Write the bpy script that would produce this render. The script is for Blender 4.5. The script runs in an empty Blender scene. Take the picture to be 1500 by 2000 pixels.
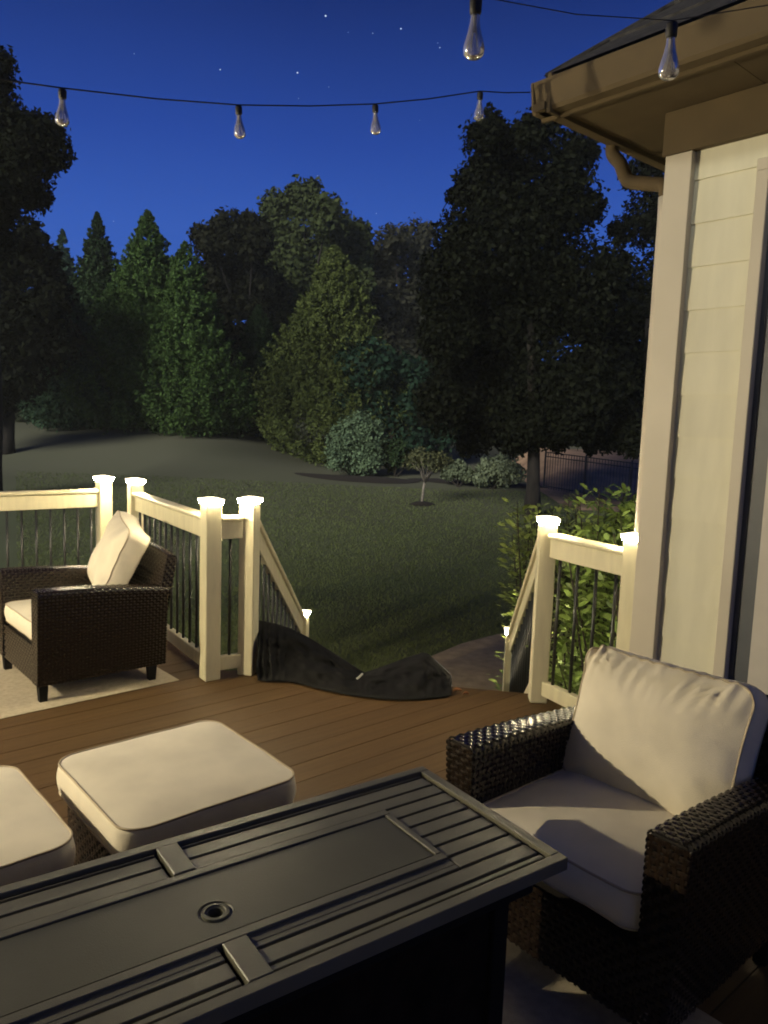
import bpy, bmesh, math, random
import numpy as np
from mathutils import Vector, Matrix, noise
random.seed(7); rng = np.random.default_rng(7)
scene = bpy.context.scene
col = scene.collection
R_ = math.radians

# ---------------------------------------------------------------- camera
CH = 1.6
PIT, ROL, FPX = R_(6.75), R_(2.0), 1500.0
cF = Vector((0, math.cos(PIT), -math.sin(PIT))); cR0 = Vector((1, 0, 0)); cU0 = cR0.cross(cF)
cR = cR0*math.cos(ROL) + cU0*math.sin(ROL); cU = cR.cross(cF)
cam_d = bpy.data.cameras.new("camera"); cam = bpy.data.objects.new("camera", cam_d); col.objects.link(cam)
m = Matrix.Identity(4)
for i in range(3):
    m[i][0] = cR[i]; m[i][1] = cU[i]; m[i][2] = -cF[i]
m[2][3] = CH
cam.matrix_world = m
cam_d.sensor_fit = 'HORIZONTAL'; cam_d.sensor_width = 36; cam_d.lens = 36.0
cam_d.clip_start = 0.05; cam_d.clip_end = 2000
scene.camera = cam

def pray(x, y):
    return cF + cR*((x-750)/FPX) - cU*((y-1000)/FPX)
def P(x, y, z=0.0):          # surveyed point of the photograph on the level z
    d = pray(x, y); t = (z-CH)/d.z
    return Vector((0, 0, CH)) + d*t
def Pd(x, y, Y):             # surveyed point of the photograph at the distance Y
    d = pray(x, y); t = Y/d.y
    return Vector((0, 0, CH)) + d*t

# ---------------------------------------------------------------- world: dusk sky
w = bpy.data.worlds.new("World"); scene.world = w; w.use_nodes = True
nt = w.node_tree; nt.nodes.clear()
N = nt.nodes.new; L = nt.links.new
out = N('ShaderNodeOutputWorld'); bg = N('ShaderNodeBackground')
tc = N('ShaderNodeTexCoord'); sep = N('ShaderNodeSeparateXYZ'); ramp = N('ShaderNodeValToRGB')
L(tc.outputs['Generated'], sep.inputs[0]); L(sep.outputs['Z'], ramp.inputs[0])
cr = ramp.color_ramp
cr.elements[0].position = 0.0; cr.elements[0].color = (0.044, 0.135, 0.52, 1)
cr.elements[1].position = 1.0; cr.elements[1].color = (0.002, 0.006, 0.035, 1)
for p_, c_ in ((0.22, (0.031, 0.102, 0.455, 1)), (0.32, (0.017, 0.062, 0.335, 1)), (0.46, (0.0065, 0.025, 0.155, 1)), (0.56, (0.005, 0.019, 0.115, 1)), (0.75, (0.003, 0.010, 0.06, 1))):
    e = cr.elements.new(p_); e.color = c_
sn = N('ShaderNodeTexNoise'); sn.inputs['Scale'].default_value = 2.2; sn.inputs['Detail'].default_value = 3
L(tc.outputs['Generated'], sn.inputs['Vector'])
mr = N('ShaderNodeMapRange'); mr.inputs[3].default_value = 0.9; mr.inputs[4].default_value = 1.1; L(sn.outputs[0], mr.inputs[0])
mx = N('ShaderNodeVectorMath'); mx.operation = 'SCALE'; L(ramp.outputs[0], mx.inputs[0]); L(mr.outputs[0], mx.inputs['Scale'])
L(mx.outputs[0], bg.inputs[0]); bg.inputs[1].default_value = 1.0
L(bg.outputs[0], out.inputs[0])

# ---------------------------------------------------------------- sun lamp added behind the camera to light trees and lawn
sd = bpy.data.lights.new("rear_fill_sun", 'SUN'); sd.energy = 3.3; sd.angle = R_(22); sd.color = (1.0, 0.98, 0.84)
so = bpy.data.objects.new("rear_fill_sun", sd); col.objects.link(so)
_dir = Vector((0.50, 0.80, -0.38)).normalized()
so.rotation_euler = _dir.to_track_quat('-Z', 'Y').to_euler(); so.location = (-20, -20, 20)

vs = scene.view_settings
vs.view_transform = 'Standard'; vs.look = 'None'; vs.exposure = 0.0; vs.gamma = 1.0; vs.use_curve_mapping = False
scene.cycles.use_denoising = True
scene.cycles.max_bounces = 6; scene.cycles.transparent_max_bounces = 12
scene.cycles.sample_clamp_indirect = 4.0
scene.cycles.filter_width = 1.9
LAMP_E = 720.0       # porch lantern, watts
CAP_E = 480.0        # strength of the frosted rings of the post caps
CAP_W = 2.2

# ---------------------------------------------------------------- deck axes
G = R_(41)
UX = Vector((math.cos(G), math.sin(G), 0)); VX = Vector((math.sin(G), -math.cos(G), 0))
def W(a, b, z=0.0): return UX*a + VX*b + Vector((0, 0, z))
def AB(q): return (q.x*UX.x+q.y*UX.y, q.x*VX.x+q.y*VX.y)

# ---------------------------------------------------------------- materials
MATS = {}
def mat(name, color, rough=0.6, metal=0.0, var=0.12, vscale=6.0, bump=0.0, bscale=60.0, spec=0.5, stretch=None, color2=None, emit=None, estr=0.0, detail=4.0, sheen=0.0):
    if name in MATS: return MATS[name]
    M = bpy.data.materials.new(name); M.use_nodes = True; t = M.node_tree
    b = t.nodes['Principled BSDF']
    b.inputs['Roughness'].default_value = rough; b.inputs['Metallic'].default_value = metal
    b.inputs['Specular IOR Level'].default_value = spec
    if sheen: b.inputs['Sheen Weight'].default_value = sheen
    c = t.nodes.new('ShaderNodeTexCoord'); mp = t.nodes.new('ShaderNodeMapping')
    t.links.new(c.outputs['Object'], mp.inputs[0])
    if stretch: mp.inputs['Scale'].default_value = stretch
    n = t.nodes.new('ShaderNodeTexNoise'); n.inputs['Scale'].default_value = vscale; n.inputs['Detail'].default_value = detail
    t.links.new(mp.outputs[0], n.inputs['Vector'])
    mixn = t.nodes.new('ShaderNodeMix'); mixn.data_type = 'RGBA'
    oi = t.nodes.new('ShaderNodeObjectInfo')
    c2 = color2 or tuple(x*(1-2.5*var) for x in color)
    c1 = tuple(min(1, x*(1+var)) for x in color)
    mixn.inputs[6].default_value = (*c1, 1); mixn.inputs[7].default_value = (*[max(0, x) for x in c2], 1)
    rmp = t.nodes.new('ShaderNodeMapRange'); rmp.inputs[1].default_value = 0.3; rmp.inputs[2].default_value = 0.75
    t.links.new(n.outputs[0], rmp.inputs[0]); t.links.new(rmp.outputs[0], mixn.inputs[0])
    hsv = t.nodes.new('ShaderNodeHueSaturation')
    mv = t.nodes.new('ShaderNodeMapRange'); mv.inputs[3].default_value = 1-var*0.8; mv.inputs[4].default_value = 1+var*0.8
    t.links.new(oi.outputs['Random'], mv.inputs[0]); t.links.new(mv.outputs[0], hsv.inputs['Value'])
    t.links.new(mixn.outputs[2], hsv.inputs['Color']); t.links.new(hsv.outputs[0], b.inputs['Base Color'])
    if bump:
        n2 = t.nodes.new('ShaderNodeTexNoise'); n2.inputs['Scale'].default_value = bscale; n2.inputs['Detail'].default_value = 3
        t.links.new(mp.outputs[0], n2.inputs['Vector'])
        bp = t.nodes.new('ShaderNodeBump'); bp.inputs['Strength'].default_value = bump; bp.inputs['Distance'].default_value = 0.004
        t.links.new(n2.outputs[0], bp.inputs['Height']); t.links.new(bp.outputs[0], b.inputs['Normal'])
    if emit:
        b.inputs['Emission Color'].default_value = (*emit, 1); b.inputs['Emission Strength'].default_value = estr
    MATS[name] = M; return M

m_vinyl = mat('painted_rail', (0.64, 0.59, 0.40), 0.45, var=0.05, vscale=9, bump=0.25, bscale=40, stretch=(3, 3, 0.5))
m_board = mat('deck_composite', (0.090, 0.051, 0.018), 0.62, var=0.11, vscale=5, bump=0.5, bscale=90, color2=(0.070, 0.038, 0.013), spec=0.3, stretch=(0.35, 6, 6))
m_fascia_d = mat('deck_fascia', (0.06, 0.030, 0.014), 0.7)
m_bal = mat('black_aluminium', (0.018, 0.020, 0.022), 0.45, metal=0.0, var=0.1, spec=0.6)
m_wick = mat('brown_resin_wicker', (0.018, 0.011, 0.007), 0.25, var=0.25, vscale=35, spec=0.6)
m_wickb = mat('wicker_backing', (0.010, 0.007, 0.005), 0.8)
m_cush = mat('cream_cushion_fabric', (0.78, 0.71, 0.56), 0.92, var=0.05, vscale=7, bump=0.45, bscale=420, spec=0.2, sheen=0.2)
m_pipe = mat('cushion_piping', (0.50, 0.42, 0.30), 0.9, var=0.05, spec=0.2)
m_table = mat('charcoal_powder_coat', (0.125, 0.120, 0.088), 0.36, metal=0.0, var=0.10, vscale=4, bump=0.22, bscale=500, spec=0.4)
m_tabdark = mat('dark_burner_lid', (0.092, 0.090, 0.066), 0.40, metal=0.0, var=0.12, vscale=3, bump=0.2, bscale=400, spec=0.35)
m_black = mat('black_metal', (0.008, 0.0075, 0.007), 0.8, spec=0.15)
m_rug = mat('woven_rug', (0.46, 0.40, 0.30), 0.95, var=0.07, vscale=40, bump=0.9, bscale=260, spec=0.15)
m_siding = mat('cream_siding', (0.68, 0.655, 0.50), 0.55, var=0.035, vscale=3, bump=0.18, bscale=60, stretch=(1, 6, 1))
m_trim = mat('white_trim', (0.54, 0.49, 0.39), 0.5, var=0.03, vscale=4, bump=0.08)
m_soffit = mat('soffit_and_shade_paint', (0.085, 0.060, 0.028), 0.85, var=0.06)  # soffit colour, also used to paint shade on frieze and downspout elbow
m_roof = mat('roof_shingle', (0.030, 0.028, 0.027), 0.95, var=0.3, vscale=30, bump=1.0, bscale=40)
m_glass_d = mat('dark_door_glass', (0.02, 0.025, 0.03), 0.08, spec=0.8)
m_doorp = mat('storm_door_panel', (0.50, 0.47, 0.42), 0.5, var=0.05)
m_doorg = mat('shaded_door_reveal', (0.075, 0.085, 0.105), 0.5, var=0.08)  # dark grey puts the casing's shadow into the reveal colour
m_tarp = mat('black_tarp_fabric', (0.004, 0.004, 0.0045), 0.8, var=0.3, vscale=18, bump=0.4, bscale=200, spec=0.22)
m_tarpr = mat('tarp_edge_and_glint', (0.45, 0.45, 0.42), 0.4)
m_conc = mat('concrete_walk', (0.38, 0.29, 0.17), 0.9, var=0.15, vscale=8, bump=0.6, bscale=120)
m_wire = mat('black_wire', (0.010, 0.010, 0.012), 0.6)
m_bark = mat('bark', (0.022, 0.017, 0.013), 0.95, var=0.3, vscale=9, bump=1.0, bscale=20, stretch=(1, 1, 0.25))
m_barkp = mat('pale_bark', (0.30, 0.26, 0.21), 0.9, var=0.2, vscale=14, bump=0.8, bscale=60)
m_soil = mat('mulch', (0.030, 0.020, 0.014), 1.0, var=0.4, vscale=30, bump=1.0, bscale=50)
m_led = mat('lit_led_ring', (0.9, 0.85, 0.7), 0.5, emit=(1.0, 0.84, 0.52), estr=CAP_E)
m_capw = mat('post_cap_glow', (0.85, 0.80, 0.66), 0.4, emit=(1.0, 0.86, 0.55), estr=5.0)  # lid glows as well, painting the glare of the lit ring
m_star = mat('star_light', (0, 0, 0), 1.0, emit=(0.75, 0.85, 1.0), estr=1.0)
m_lant = mat('lantern_metal', (0.02, 0.02, 0.02), 0.5)

def leafmat(name, c, var=0.35, tr=0.0, rough=0.65, spec=0.06):
    if name in MATS: return MATS[name]
    M = bpy.data.materials.new(name); M.use_nodes = True; t = M.node_tree; b = t.nodes['Principled BSDF']
    b.inputs['Roughness'].default_value = rough; b.inputs['Specular IOR Level'].default_value = spec
    g = t.nodes.new('ShaderNodeNewGeometry')
    ct = t.nodes.new('ShaderNodeTexCoord'); n = t.nodes.new('ShaderNodeTexNoise'); n.inputs['Scale'].default_value = 0.9; n.inputs['Detail'].default_value = 5
    t.links.new(ct.outputs['Object'], n.inputs['Vector'])
    a = t.nodes.new('ShaderNodeMath'); a.operation = 'ADD'
    t.links.new(g.outputs['Random Per Island'], a.inputs[0]); t.links.new(n.outputs[0], a.inputs[1])
    r = t.nodes.new('ShaderNodeMapRange'); r.inputs[1].default_value = 0.35; r.inputs[2].default_value = 1.6
    t.links.new(a.outputs[0], r.inputs[0])
    mixn = t.nodes.new('ShaderNodeMix'); mixn.data_type = 'RGBA'
    mixn.inputs[6].default_value = (*[x*(1-var) for x in c], 1); mixn.inputs[7].default_value = (c[0]*(1+var*1.3), c[1]*(1+var), c[2]*(1+var*0.6), 1)
    t.links.new(r.outputs[0], mixn.inputs[0]); t.links.new(mixn.outputs[2], b.inputs['Base Color'])
    MATS[name] = M; return M

# ---------------------------------------------------------------- mesh builder
class MB:
    def __init__(s): s.v = []; s.f = []
    def add(s, vs, fs):
        n = len(s.v); s.v += [tuple(x) for x in vs]; s.f += [tuple(i+n for i in f) for f in fs]; return s
    def box(s, c, ex, ey, ez, bev=0.0):
        """box with centre c and half-extent vectors; with bev: chamfered edges"""
        c = Vector(c); ex, ey, ez = Vector(ex), Vector(ey), Vector(ez)
        if bev <= 0:
            vs = [c+ex*i+ey*j+ez*k for k in (-1, 1) for j in (-1, 1) for i in (-1, 1)]
            return s.add(vs, [(0, 2, 3, 1), (4, 5, 7, 6), (0, 1, 5, 4), (2, 6, 7, 3), (0, 4, 6, 2), (1, 3, 7, 5)])
        lx, ly, lz = ex.length, ey.length, ez.length
        ux, uy, uz = ex/lx, ey/ly, ez/lz
        bm = bmesh.new(); bmesh.ops.create_cube(bm, size=2)
        for v in bm.verts: v.co = Vector((v.co.x*lx, v.co.y*ly, v.co.z*lz))
        bmesh.ops.bevel(bm, geom=bm.edges[:], offset=min(bev, lx*.8, ly*.8, lz*.8), segments=1, affect='EDGES')
        bm.verts.index_update()
        vs = [c+ux*v.co.x+uy*v.co.y+uz*v.co.z for v in bm.verts]; fs = [[v.index for v in f.verts] for f in bm.faces]
        bm.free(); return s.add(vs, fs)
    def bar(s, p, q, w, h, up=(0, 0, 1), bev=0.0):
        p, q = Vector(p), Vector(q); d = q-p; up = Vector(up)
        sx = d.cross(up).normalized(); uz = sx.cross(d).normalized()
        return s.box((p+q)/2, d/2, sx*w/2, uz*h/2, bev)
    def tube(s, pts, r, n=8, caps=True):
        pts = [Vector(p) for p in pts]; k = len(pts)
        rr = r if isinstance(r, (list, tuple)) else [r]*k
        vs = []; prev = None
        for i, p in enumerate(pts):
            d = (pts[min(i+1, k-1)]-pts[max(i-1, 0)]).normalized()
            if prev is None:
                a = d.orthogonal().normalized()
            else:
                a = (prev-d*prev.dot(d)).normalized()
            prev = a; b = d.cross(a)
            for j in range(n):
                t = 2*math.pi*j/n; vs.append(p+(a*math.cos(t)+b*math.sin(t))*rr[i])
        fs = []
        for i in range(k-1):
            for j in range(n):
                fs.append((i*n+j, i*n+(j+1) % n, (i+1)*n+(j+1) % n, (i+1)*n+j))
        if caps: fs += [tuple(range(n))[::-1], tuple((k-1)*n+j for j in range(n))]
        return s.add(vs, fs)
    def lathe(s, prof, n=16, c=(0, 0, 0)):
        c = Vector(c); vs = []; fs = []
        for r, z in prof:
            for j in range(n):
                t = 2*math.pi*j/n; vs.append(c+Vector((r*math.cos(t), r*math.sin(t), z)))
        for i in range(len(prof)-1):
            for j in range(n): fs.append((i*n+j, i*n+(j+1) % n, (i+1)*n+(j+1) % n, (i+1)*n+j))
        return s.add(vs, fs)
    def prism(s, poly, z0, z1):
        n = len(poly); vs = [(p[0], p[1], z0) for p in poly]+[(p[0], p[1], z1) for p in poly]
        fs = [tuple(range(n))[::-1], tuple(range(n, 2*n))]+[(i, (i+1) % n, n+(i+1) % n, n+i) for i in range(n)]
        return s.add(vs, fs)
    def grid(s, rows, closed=False):
        n = len(rows[0]); k = len(rows); vs = [p for r in rows for p in r]; fs = []
        for i in range(k-1):
            for j in range(n if closed else n-1):
                fs.append((i*n+j, i*n+(j+1) % n, (i+1)*n+(j+1) % n, (i+1)*n+j))
        return s.add(vs, fs)
    def mesh(s, name, m, smooth=False):
        me = bpy.data.meshes.new(name); me.from_pydata(s.v, [], s.f); me.update()
        if m: me.materials.append(m)
        if smooth: me.polygons.foreach_set('use_smooth', [True]*len(me.polygons))
        return me
    def build(s, name, m, parent=None, smooth=False, loc=None):
        me = s.mesh(name, m, smooth)
        bm = bmesh.new(); bm.from_mesh(me); bmesh.ops.recalc_face_normals(bm, faces=bm.faces); bm.to_mesh(me); bm.free()
        return link(name, me, parent, loc)
def link(name, me, parent=None, loc=None):
    o = bpy.data.objects.new(name, me); col.objects.link(o)
    if parent is not None: o.parent = parent
    if loc is not None: o.location = loc
    return o
def empty(name, loc=(0, 0, 0), rz=0.0):
    o = bpy.data.objects.new(name, None); o.empty_display_size = 0.1; col.objects.link(o)
    o.location = loc; o.rotation_euler = (0, 0, rz); return o
def tag(o, label=None, cat=None, group=None, kind=None):
    if label: o['label'] = label
    if cat: o['category'] = cat
    if group: o['group'] = group
    if kind: o['kind'] = kind
    return o
def copy_tree(o, parent=None):
    c = o.copy(); col.objects.link(c); c.parent = parent
    for ch in o.children: copy_tree(ch, c)
    return c
Z = Vector((0, 0, 1))

# ---------------------------------------------------------------- terrain
def sst(t): t = min(1, max(0, t)); return t*t*(3-2*t)
def ground(x, y):
    z = -1.05 + 0.044*max(0.0, y-12)*min(1.0, 1.0 if y < 45 else (45-12)/(y-12))
    z += 1.05*sst((-x-1)/7.0)*sst((y-23)/9.0)
    z += 0.03*math.sin(x*0.7+1)*math.sin(y*0.5)
    return z
xs = np.concatenate([np.linspace(-400, -45, 12), np.linspace(-40, 40, 101), np.linspace(45, 400, 12)])
ys = np.concatenate([np.linspace(-60, 0, 8), np.linspace(2, 60, 110), np.linspace(66, 500, 16)])
b = MB(); b.grid([[(x, y, ground(x, y)) for x in xs] for y in ys])
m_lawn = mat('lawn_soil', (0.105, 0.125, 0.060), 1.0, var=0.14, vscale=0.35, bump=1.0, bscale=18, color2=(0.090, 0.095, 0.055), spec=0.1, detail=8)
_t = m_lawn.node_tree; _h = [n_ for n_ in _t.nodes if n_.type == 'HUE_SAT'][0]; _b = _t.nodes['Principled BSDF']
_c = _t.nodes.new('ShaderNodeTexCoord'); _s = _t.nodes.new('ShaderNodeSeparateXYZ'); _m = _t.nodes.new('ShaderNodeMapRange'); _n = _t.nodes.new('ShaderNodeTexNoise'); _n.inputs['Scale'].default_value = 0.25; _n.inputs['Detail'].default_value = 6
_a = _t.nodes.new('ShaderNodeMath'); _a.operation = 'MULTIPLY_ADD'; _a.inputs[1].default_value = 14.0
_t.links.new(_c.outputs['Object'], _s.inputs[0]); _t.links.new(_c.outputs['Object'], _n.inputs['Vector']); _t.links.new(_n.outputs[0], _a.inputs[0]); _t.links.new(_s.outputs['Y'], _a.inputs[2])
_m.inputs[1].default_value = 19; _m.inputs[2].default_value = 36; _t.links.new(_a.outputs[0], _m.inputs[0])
_x = _t.nodes.new('ShaderNodeMix'); _x.data_type = 'RGBA'; _x.inputs[7].default_value = (0.145, 0.145, 0.10, 1)  # far lawn turns paler and greyer, haze put into the colour
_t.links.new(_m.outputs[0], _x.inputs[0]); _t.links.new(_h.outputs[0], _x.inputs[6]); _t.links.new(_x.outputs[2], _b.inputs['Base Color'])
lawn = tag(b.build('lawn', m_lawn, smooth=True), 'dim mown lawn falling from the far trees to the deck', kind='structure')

def fast_quads(name, V, m, parent=None, nper=4):
    """V: (n, nper, 3) array -> n separate polygons"""
    n = len(V); me = bpy.data.meshes.new(name)
    me.vertices.add(n*nper); me.vertices.foreach_set('co', np.ascontiguousarray(V, dtype=np.float32).ravel())
    me.loops.add(n*nper); me.loops.foreach_set('vertex_index', np.arange(n*nper, dtype=np.int32))
    me.polygons.add(n); me.polygons.foreach_set('loop_start', np.arange(0, n*nper, nper, dtype=np.int32))
    me.polygons.foreach_set('loop_total', np.full(n, nper, dtype=np.int32))
    me.update(calc_edges=True); me.materials.append(m)
    return link(name, me, parent)
def unit(a): return a/np.maximum(np.linalg.norm(a, axis=1, keepdims=True), 1e-9)
def leaves(C, Nn, size, aspect=0.55, tilt=0.7, droop=0.0):
    """diamond leaves centred on C, normals near Nn"""
    n = len(C); Nn = unit(Nn+rng.normal(0, tilt, (n, 3)))
    A = unit(np.cross(Nn, rng.normal(0, 1, (n, 3)))); A[:, 2] -= droop; A = unit(A)
    B = unit(np.cross(Nn, A)); s = (size*(0.6+0.8*rng.random(n)))[:, None]
    fold = Nn*s*0.12
    return np.stack([C-A*s*.5, C+B*s*.5*aspect-fold, C+A*s*.5, C-B*s*.5*aspect-fold], axis=1)

# grass blades on the near lawn
n = 170000
gy = 6.6+18*rng.random(n)**1.9; gx = (rng.random(n)-0.42)*gy*1.15
keep = ~((gx > -0.9) & (gx < 3.5) & (gy < 6.4+1.0*np.maximum(0, gx+0.9)))
gx, gy = gx[keep], gy[keep]; n = len(gx)
gz = np.array([ground(x, y) for x, y in zip(gx, gy)])
hgt = 0.022+0.03*rng.random(n); wd = 0.003+0.003*rng.random(n)+0.0004*gy
an = rng.random(n)*6.283; le = rng.normal(0, 0.022, (n, 2))
dx, dy = np.cos(an)*wd, np.sin(an)*wd
V = np.zeros((n, 3, 3))
V[:, 0] = np.stack([gx-dx, gy-dy, gz], 1); V[:, 1] = np.stack([gx+dx, gy+dy, gz], 1); V[:, 2] = np.stack([gx+le[:, 0], gy+le[:, 1], gz+hgt], 1)
gr = fast_quads('grass', V, leafmat('grass_blade', (0.10, 0.125, 0.050), 0.15), nper=3)
tag(gr, 'short green grass blades on the lawn beyond the stairs', 'grass', kind='stuff')

# concrete walk curving off from the foot of the stairs
pth = [P(850, 1283, -1.03), P(900, 1262, -1.03), P(950, 1248, -1.03), P(1000, 1237, -1.03), P(1075, 1222, -1.03)]
edge_far = [(-1.0, 5.9), (-0.95, 6.35), (-0.35, 7.0)]+[(p.x, p.y) for p in pth]
poly = edge_far+[(3.6, 10.2), (3.6, 8.2), (2.2, 7.0), (1.5, 5.9)]
b = MB(); b.prism(poly, -1.2, -1.0)
walk = tag(b.build('walkway', m_conc), 'concrete garden walk at the foot of the deck stairs', kind='structure')

# mulch beds (low mounds of soil) under the far shrubs
def bed(name, c, rx, ry, rot, label):
    b = MB(); rows = []
    for i in range(7):
        f = 1-i/6; row = []
        for j in range(28):
            t = 2*math.pi*j/28; k = f*(1+0.08*math.sin(3*t+c[0]))
            x = c[0]+math.cos(rot)*rx*k*math.cos(t)-math.sin(rot)*ry*k*math.sin(t); y = c[1]+math.sin(rot)*rx*k*math.cos(t)+math.cos(rot)*ry*k*math.sin(t)
            row.append((x, y, ground(x, y)+0.012+0.09*(1-f*f)))
        rows.append(row)
    b.grid(rows, True); return tag(b.build(name, m_soil, smooth=True), label, kind='structure')

# ---------------------------------------------------------------- deck
posts = {'L1a': Vector((-2.19, 5.96, 0)), 'L1b': Vector((-1.90, 5.83, 0)), 'P1': Vector((-1.03, 4.54, 0)), 'P2': Vector((-0.82, 4.665, 0)),
         'R': Vector((0.94, 4.36, 0)), 'R2': Vector((1.266, 3.785, 0))}
C0 = Vector((1.254, 3.695, 0)); HA, HB = AB(C0)   # the house corner on the deck
deck_poly_w = [W(-1.75, -6.10), W(2.30, -6.10), Vector((-1.83, 5.92, 0)), Vector((-0.96, 4.70, 0)), Vector((-0.80, 4.76, 0)),
               Vector((0.98, 4.46, 0)), Vector((1.28, 3.86, 0)), W(HA+0.02, HB+0.02), W(HA+0.02, 3.0), W(-1.75, 3.0)]
dab = [AB(p) for p in deck_poly_w]
def clip(poly, axis, val, keep_less):
    res = []
    for i in range(len(poly)):
        p, q = poly[i], poly[(i+1) % len(poly)]
        ip = (p[axis] <= val) == keep_less or p[axis] == val; iq = (q[axis] <= val) == keep_less or q[axis] == val
        if ip: res.append(p)
        if ip != iq:
            t = (val-p[axis])/(q[axis]-p[axis]); res.append((p[0]+(q[0]-p[0])*t, p[1]+(q[1]-p[1])*t))
    return res
deck = tag(empty('deck'), 'brown composite board deck', kind='structure')
PIT_B = 0.151; b0 = -6.10-0.035; k = 0
while b0 < 3.0:
    pg = clip(clip(dab, 1, b0+0.0025, False), 1, b0+PIT_B-0.0015, True)
    if len(pg) >= 3:
        b = MB(); dz = random.uniform(-0.0008, 0.0008)
        pw = [tuple(W(p[0], p[1]))[:2] for p in pg]
        b.prism(pw, -0.026, dz)
        o = b.build('deck_board', m_board, deck)
        me = o.data
        # local object axes along the board for the grain
        R4 = Matrix.Rotation(-G, 4, 'Z'); off = Matrix.Translation((random.uniform(-5, 5), 0, 0))
        cx = W(0, b0); me.transform(off @ R4 @ Matrix.Translation(-cx)); o.matrix_local = Matrix.Translation(cx) @ R4.inverted() @ off.inverted()
    b0 += PIT_B; k += 1
# dark framing under the boards
b = MB()
ins = [(p[0], p[1]) for p in [W(-1.75, -6.0), W(2.25, -6.0), Vector((-1.88, 5.80, 0)), Vector((-1.02, 4.60, 0)), Vector((-0.83, 4.66, 0)),
     Vector((0.93, 4.36, 0)), Vector((1.2, 3.75, 0)), W(HA-0.02, HB+0.1), W(HA-0.02, 2.9), W(-1.7, 2.9)]]
b.prism(ins, -0.30, -0.032); b.build('deck_frame', m_fascia_d, deck)

# ---------------------------------------------------------------- posts with lit caps
def post_mesh(h, w=0.1):
    b = MB(); b.box((0, 0, h/2), (w/2, 0, 0), (0, w/2, 0), (0, 0, h/2), 0.006); return b.mesh('post_sleeve', m_vinyl)
PH = 1.075
def make_post(h, z0):
    r = empty('railing_post')
    me = post_mesh(h); link('post_sleeve', me, r)
    cap = MB()   # skirt + low pyramid lid
    def frus(b, w0, z0_, w1, z1_):
        b.add([(-w0, -w0, z0_), (w0, -w0, z0_), (w0, w0, z0_), (-w0, w0, z0_), (-w1, -w1, z1_), (w1, -w1, z1_), (w1, w1, z1_), (-w1, w1, z1_)],
              [(0, 3, 2, 1), (4, 5, 6, 7), (0, 1, 5, 4), (1, 2, 6, 5), (2, 3, 7, 6), (3, 0, 4, 7)])
    frus(cap, 0.060, h+0.016, 0.061, h+0.021); frus(cap, 0.059, h+0.0205, 0.018, h+0.030)
    co = cap.build('post_cap', m_capw, r)
    ln = MB(); frus(ln, 0.0530, h-0.008, 0.058, h+0.0155)
    ln.build('led_ring', m_led, co)
    return r
post_specs = [('L1a', PH, R_(41), 'lit post, left one of the pair at the far deck corner'),
              ('L1b', PH, R_(-55), 'lit post, right one of the pair at the far deck corner behind the left chair'),
              ('P1', PH+0.01, R_(-55), 'lit post at the near end of the angled railing, left of the left newel post'),
              ('P2', PH+0.01, R_(-12), 'lit newel post on the left side of the stair opening'),
              ('R', PH-0.012, R_(-4), 'lit newel post on the right side of the stair opening'),
              ('R2', PH-0.012, R_(-49), 'lit post with its railing butting the house corner')]
proto = None
for nm, h, rz, lab in post_specs:
    o = make_post(h, 0); o.location = posts[nm]; o.rotation_euler.z = rz
    tag(o, lab, 'railing post', 'white deck posts with lit caps')
lowL, lowR = Vector((-0.637, 6.12, 0)), Vector((1.045, 5.92, 0))
for p, t_, lab in ((lowL, 0.055, 'small lit post at the foot of the left stair rail'), (lowR, 0.02, 'small lit post at the foot of the right stair rail')):
    g_ = -1.0
    o = make_post(t_-g_-0.04, 0); o.location = (p.x, p.y, g_); o.rotation_euler.z = R_(-6)
    tag(o, lab, 'railing post', 'white deck posts with lit caps')
# a lit post further left, just past the frame
Lfar = W(0.35, -5.98); o = make_post(PH, 0); o.location = Lfar; o.rotation_euler.z = G
tag(o, 'lit post of the left railing beyond the photograph edge', 'railing post', 'white deck posts with lit caps')

# ---------------------------------------------------------------- railings
def railing(p, q, label, n_bal, zt0=1.0, zt1=1.0, zb0=0.135, zb1=0.135, gap=0.05, first=None):
    r = empty('railing', (0, 0, 0)); tag(r, label, 'railing')
    p, q = Vector(p), Vector(q); d = (q-p).normalized(); a = p+d*gap; c = q-d*gap
    a0, c0 = a+Z*zt0, c+Z*zt1; sd_ = d.cross(Z).normalized()
    b = MB(); b.bar(a0-Z*0.014, c0-Z*0.014, 0.092, 0.028, bev=0.008); t = b.build('cap_rail', m_vinyl, r)
    b = MB(); b.bar(a0-Z*0.085, c0-Z*0.085, 0.042, 0.107, bev=0.004); b.build('top_rail', m_vinyl, r)
    b = MB(); b.bar(a+Z*(zb0-0.043), c+Z*(zb1-0.043), 0.042, 0.086, bev=0.004); b.build('bottom_rail', m_vinyl, r)
    L_ = (c-a).length
    mb = MB(); mb.tube([(0, 0, 0), (0, 0, 1)], 0.0095, 10); me = mb.mesh('baluster', m_bal, True)
    for i in range(n_bal):
        f = (i+0.5)/n_bal; pos = a.lerp(c, f); zt = zt0+(zt1-zt0)*f-0.138; zb = zb0+(zb1-zb0)*f
        o = link('baluster', me, r, pos+Z*(zb-0.002)); o.scale = (1, 1, zt-zb+0.004)
    return r
railing(Lfar, posts['L1a'], 'white railing with thin dark balusters along the far left deck edge', 18)
railing(posts['L1b'], posts['P1'], 'angled white railing behind the left wicker chair', 12)
railing(posts['P1'], posts['P2'], 'very short white railing between the two newel posts', 1)
railing(posts['R'], posts['R2'], 'white railing in front of the leafy bush beside the house', 4)
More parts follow.
